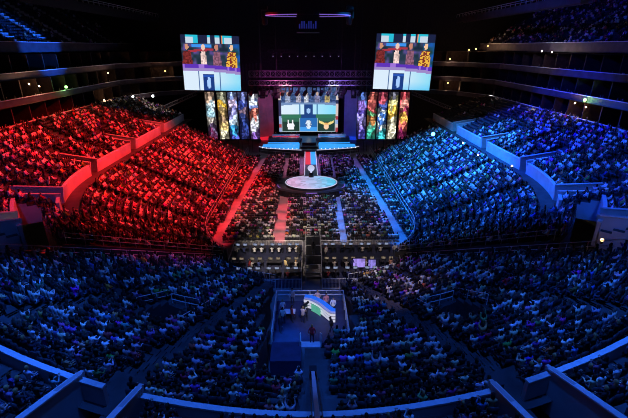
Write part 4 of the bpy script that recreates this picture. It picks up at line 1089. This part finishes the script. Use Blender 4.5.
# the rest of the seats: two boxes each, merged
R2=[(r[0],r[1],r[2],r[3]) for d_,r in pr_people]+[r[:4] for r in crowd[:0]]+[r[:4] for d_,r in pr_empty[300:]]+empties
emp=set((round(r[0],2),round(r[1],2)) for d_,r in pr_empty[300:])
bv=np.array([(-.22,-.30,.42),(.22,-.30,.42),(.22,-.24,.42),(-.22,-.24,.42),(-.22,-.32,.86),(.22,-.32,.86),(.22,-.26,.86),(-.22,-.26,.86)])
sv=np.array([(-.22,-.24,.36),(.22,-.24,.36),(.22,.14,.36),(-.22,.14,.36),(-.22,-.24,.42),(.22,-.24,.42),(.22,.14,.42),(-.22,.14,.42)])
V=np.concatenate([bv,sv]); bf=np.array([(0,3,2,1),(4,5,6,7),(0,1,5,4),(1,2,6,5),(2,3,7,6),(3,0,4,7)]); F=np.concatenate([bf,bf+8])
X=np.array(R2); n=len(X); c=np.cos(X[:,3:4]); s_=np.sin(X[:,3:4])
vx=V[None,:,0]*c-V[None,:,1]*s_+X[:,0:1]; vy=V[None,:,0]*s_+V[None,:,1]*c+X[:,1:2]; vz=V[None,:,2]+X[:,2:3]
VV=np.stack([vx,vy,vz],-1).reshape(-1,3); FF=(F[None]+(np.arange(n)[:,None,None]*16)).reshape(-1,4)
me=bpy.data.meshes.new('seating'); me.vertices.add(len(VV)); me.vertices.foreach_set('co',VV.ravel()); me.loops.add(len(FF)*4); me.loops.foreach_set('vertex_index',FF.ravel().astype(np.int32))
me.polygons.add(len(FF)); me.polygons.foreach_set('loop_start',np.arange(len(FF),dtype=np.int32)*4); me.update(calc_edges=True); me.materials.append(M['seat'])
o=bpy.data.objects.new('seating',me); COL.objects.link(o); o['kind']='stuff'; tag(o,'rows of dark arena seats under and between the crowd','seating')
print('people',len(crowd)+NP,'seats',len(R2))

# ------------------------------------------------------------------ light
def spot(loc,tgt,col,E,ang,blend=.4,r=.5):
    l=bpy.data.lights.new('spot','SPOT'); l.color=col; l.energy=E; l.spot_size=rad(ang); l.spot_blend=blend; l.shadow_soft_size=r
    o=bpy.data.objects.new('spot_beam',l); COL.objects.link(o); o.location=loc
    o.rotation_euler=(Vector(tgt)-Vector(loc)).to_track_quat('-Z','Y').to_euler(); return o
RED=(1,.022,.022); CYN=(.02,.29,1); BLU=(.022,.15,1); DBL=(.006,.035,1)
def beam(S,T,radius,col,E,blend=.3):
    S=Vector(S);T=Vector(T); spot(S,T,col,E,2*math.degrees(math.atan(radius/(T-S).length)),blend)
# left side in red: from high over the floor and from the stage end
beam((-4,66,42),(-27,70,6),25,RED,170000,.25)
beam((-4,56,42),(-33,51,8),19,RED,110000,.2)
beam((-4,80,42),(-24,86,4),17,RED,100000,.5)
beam((-4,76,42),(-19,76,4),10,(1,.10,.02),30000,.9)
beam((-4,50,42),(-20,42,4),8.2,RED,32000,.15)
spot((-5,86,24),(-6.5,113,2.5),(1,.45,.5),26000,20,.6)
spot((5,86,24),(6.5,113,2.5),(.6,.6,1),26000,20,.6)
beam((-17,92,30),(-31,64,9),20,RED,45000,.4)
beam((0,70,42),(-9,66,0),13,RED,45000,.6)
# right side in cyan, its outer tiers in deep blue
beam((4,66,42),(24,76,4),21,CYN,220000,.5)
beam((4,56,42),(24,55,5),17,(.014,.18,1),100000,.5)
beam((4,70,42),(38,72,10),19,DBL,170000,.4)
beam((4,50,42),(36,46,10),17,(.008,.07,1),80000,.4)
beam((17,92,30),(31,64,9),20,(.01,.1,1),60000,.4)
beam((0,70,42),(9,66,0),13,(.015,.16,1),90000,.6)
# blue wash over the near end
for s_,k in ((-1,1.),(1,.85)):
    beam((s_*12,20,43),(s_*22,18,9),12,BLU,30000*k,.3)
    beam((s_*8,16,43),(s_*10,23,6),17,BLU,27000*k,.4)
    beam((s_*5,4,43),(s_*12,5,9),26,BLU,4500*k,.4)
beam((-20,14,40),(-38,38,12),14,BLU,7000,.4)
beam((20,14,40),(38,38,12),14,BLU,26000,.4)
beam((0,40,42),(52,80,31),24,DBL,38000,.7)
beam((10,60,30),(39,74,33),9,(.02,.12,1),9000,.6)
beam((-12,76,18),(-53,79,28),7.5,(.015,.14,1),150000,.5)
# neutral production light
spot((0,50,41),(0,62,0),(1,.76,.76),34000,42,.7)
spot((-9,84,40),(-5,93,0),(1,.22,.45),60000,30,.7)
spot((9,84,40),(6,93,0),(.3,.2,1),60000,30,.7)
for s_,c_ in ((-1,(1,.03,.06)),(1,(.02,.22,1))):
    for y_ in (54,58,62,66): spot((s_*4.65+.2,y_,41),(s_*4.65+.2,y_,0),c_,150000,5.2,.4)
    for y_ in range(53,90,5): x_=s_*(13.6-(y_-52)*.05); spot((x_*.6,y_-4,41),(x_,y_,0),c_,90000,6.4,.4)

spot((-5,33,15),(-4.3,47,1.5),(1,.82,.66),15000,34,.7)
beam((-8,22,42),(-10,37,0),8,BLU,14000,.5)
beam((8,22,42),(10,37,0),8,BLU,14000,.5)
spot((6,33,15),(6,45,1),(1,.8,.75),4500,44,.7)
spot((6,30,14),(8.5,34,3),(1,.6,.45),1300,60,.9)
spot((1,20,15),(.6,30,4.2),(1,.86,.82),2600,24,.7)
spot((-3,22,12),(-1.9,27,3.6),(.02,.2,1),7000,18,.6)
spot((-20,92,26),(-41,106,12),(1,.75,.7),9000,24,.5)
spot((-4,84,24),(-6,96,19.5),(.7,.1,.6),9000,60,.8)
spot((4,84,24),(6,96,19.5),(.4,.1,.8),7000,60,.8)
spot((-6,104,12),(-12.3,117,8),(1,.05,.12),1800,60,.6)
spot((6,104,12),(12.3,117,8),(.05,.08,1),2400,60,.6)
w=bpy.data.worlds.new('world'); SC.world=w; w.use_nodes=True
w.node_tree.nodes['Background'].inputs[0].default_value=(.02,.03,.12,1); w.node_tree.nodes['Background'].inputs[1].default_value=.12
SC.view_settings.view_transform='Standard'; SC.view_settings.look='None'; SC.view_settings.exposure=0; SC.view_settings.gamma=1
SC.view_settings.use_curve_mapping=False
SC.cycles.filter_width=1.0; SC.cycles.sample_clamp_indirect=4
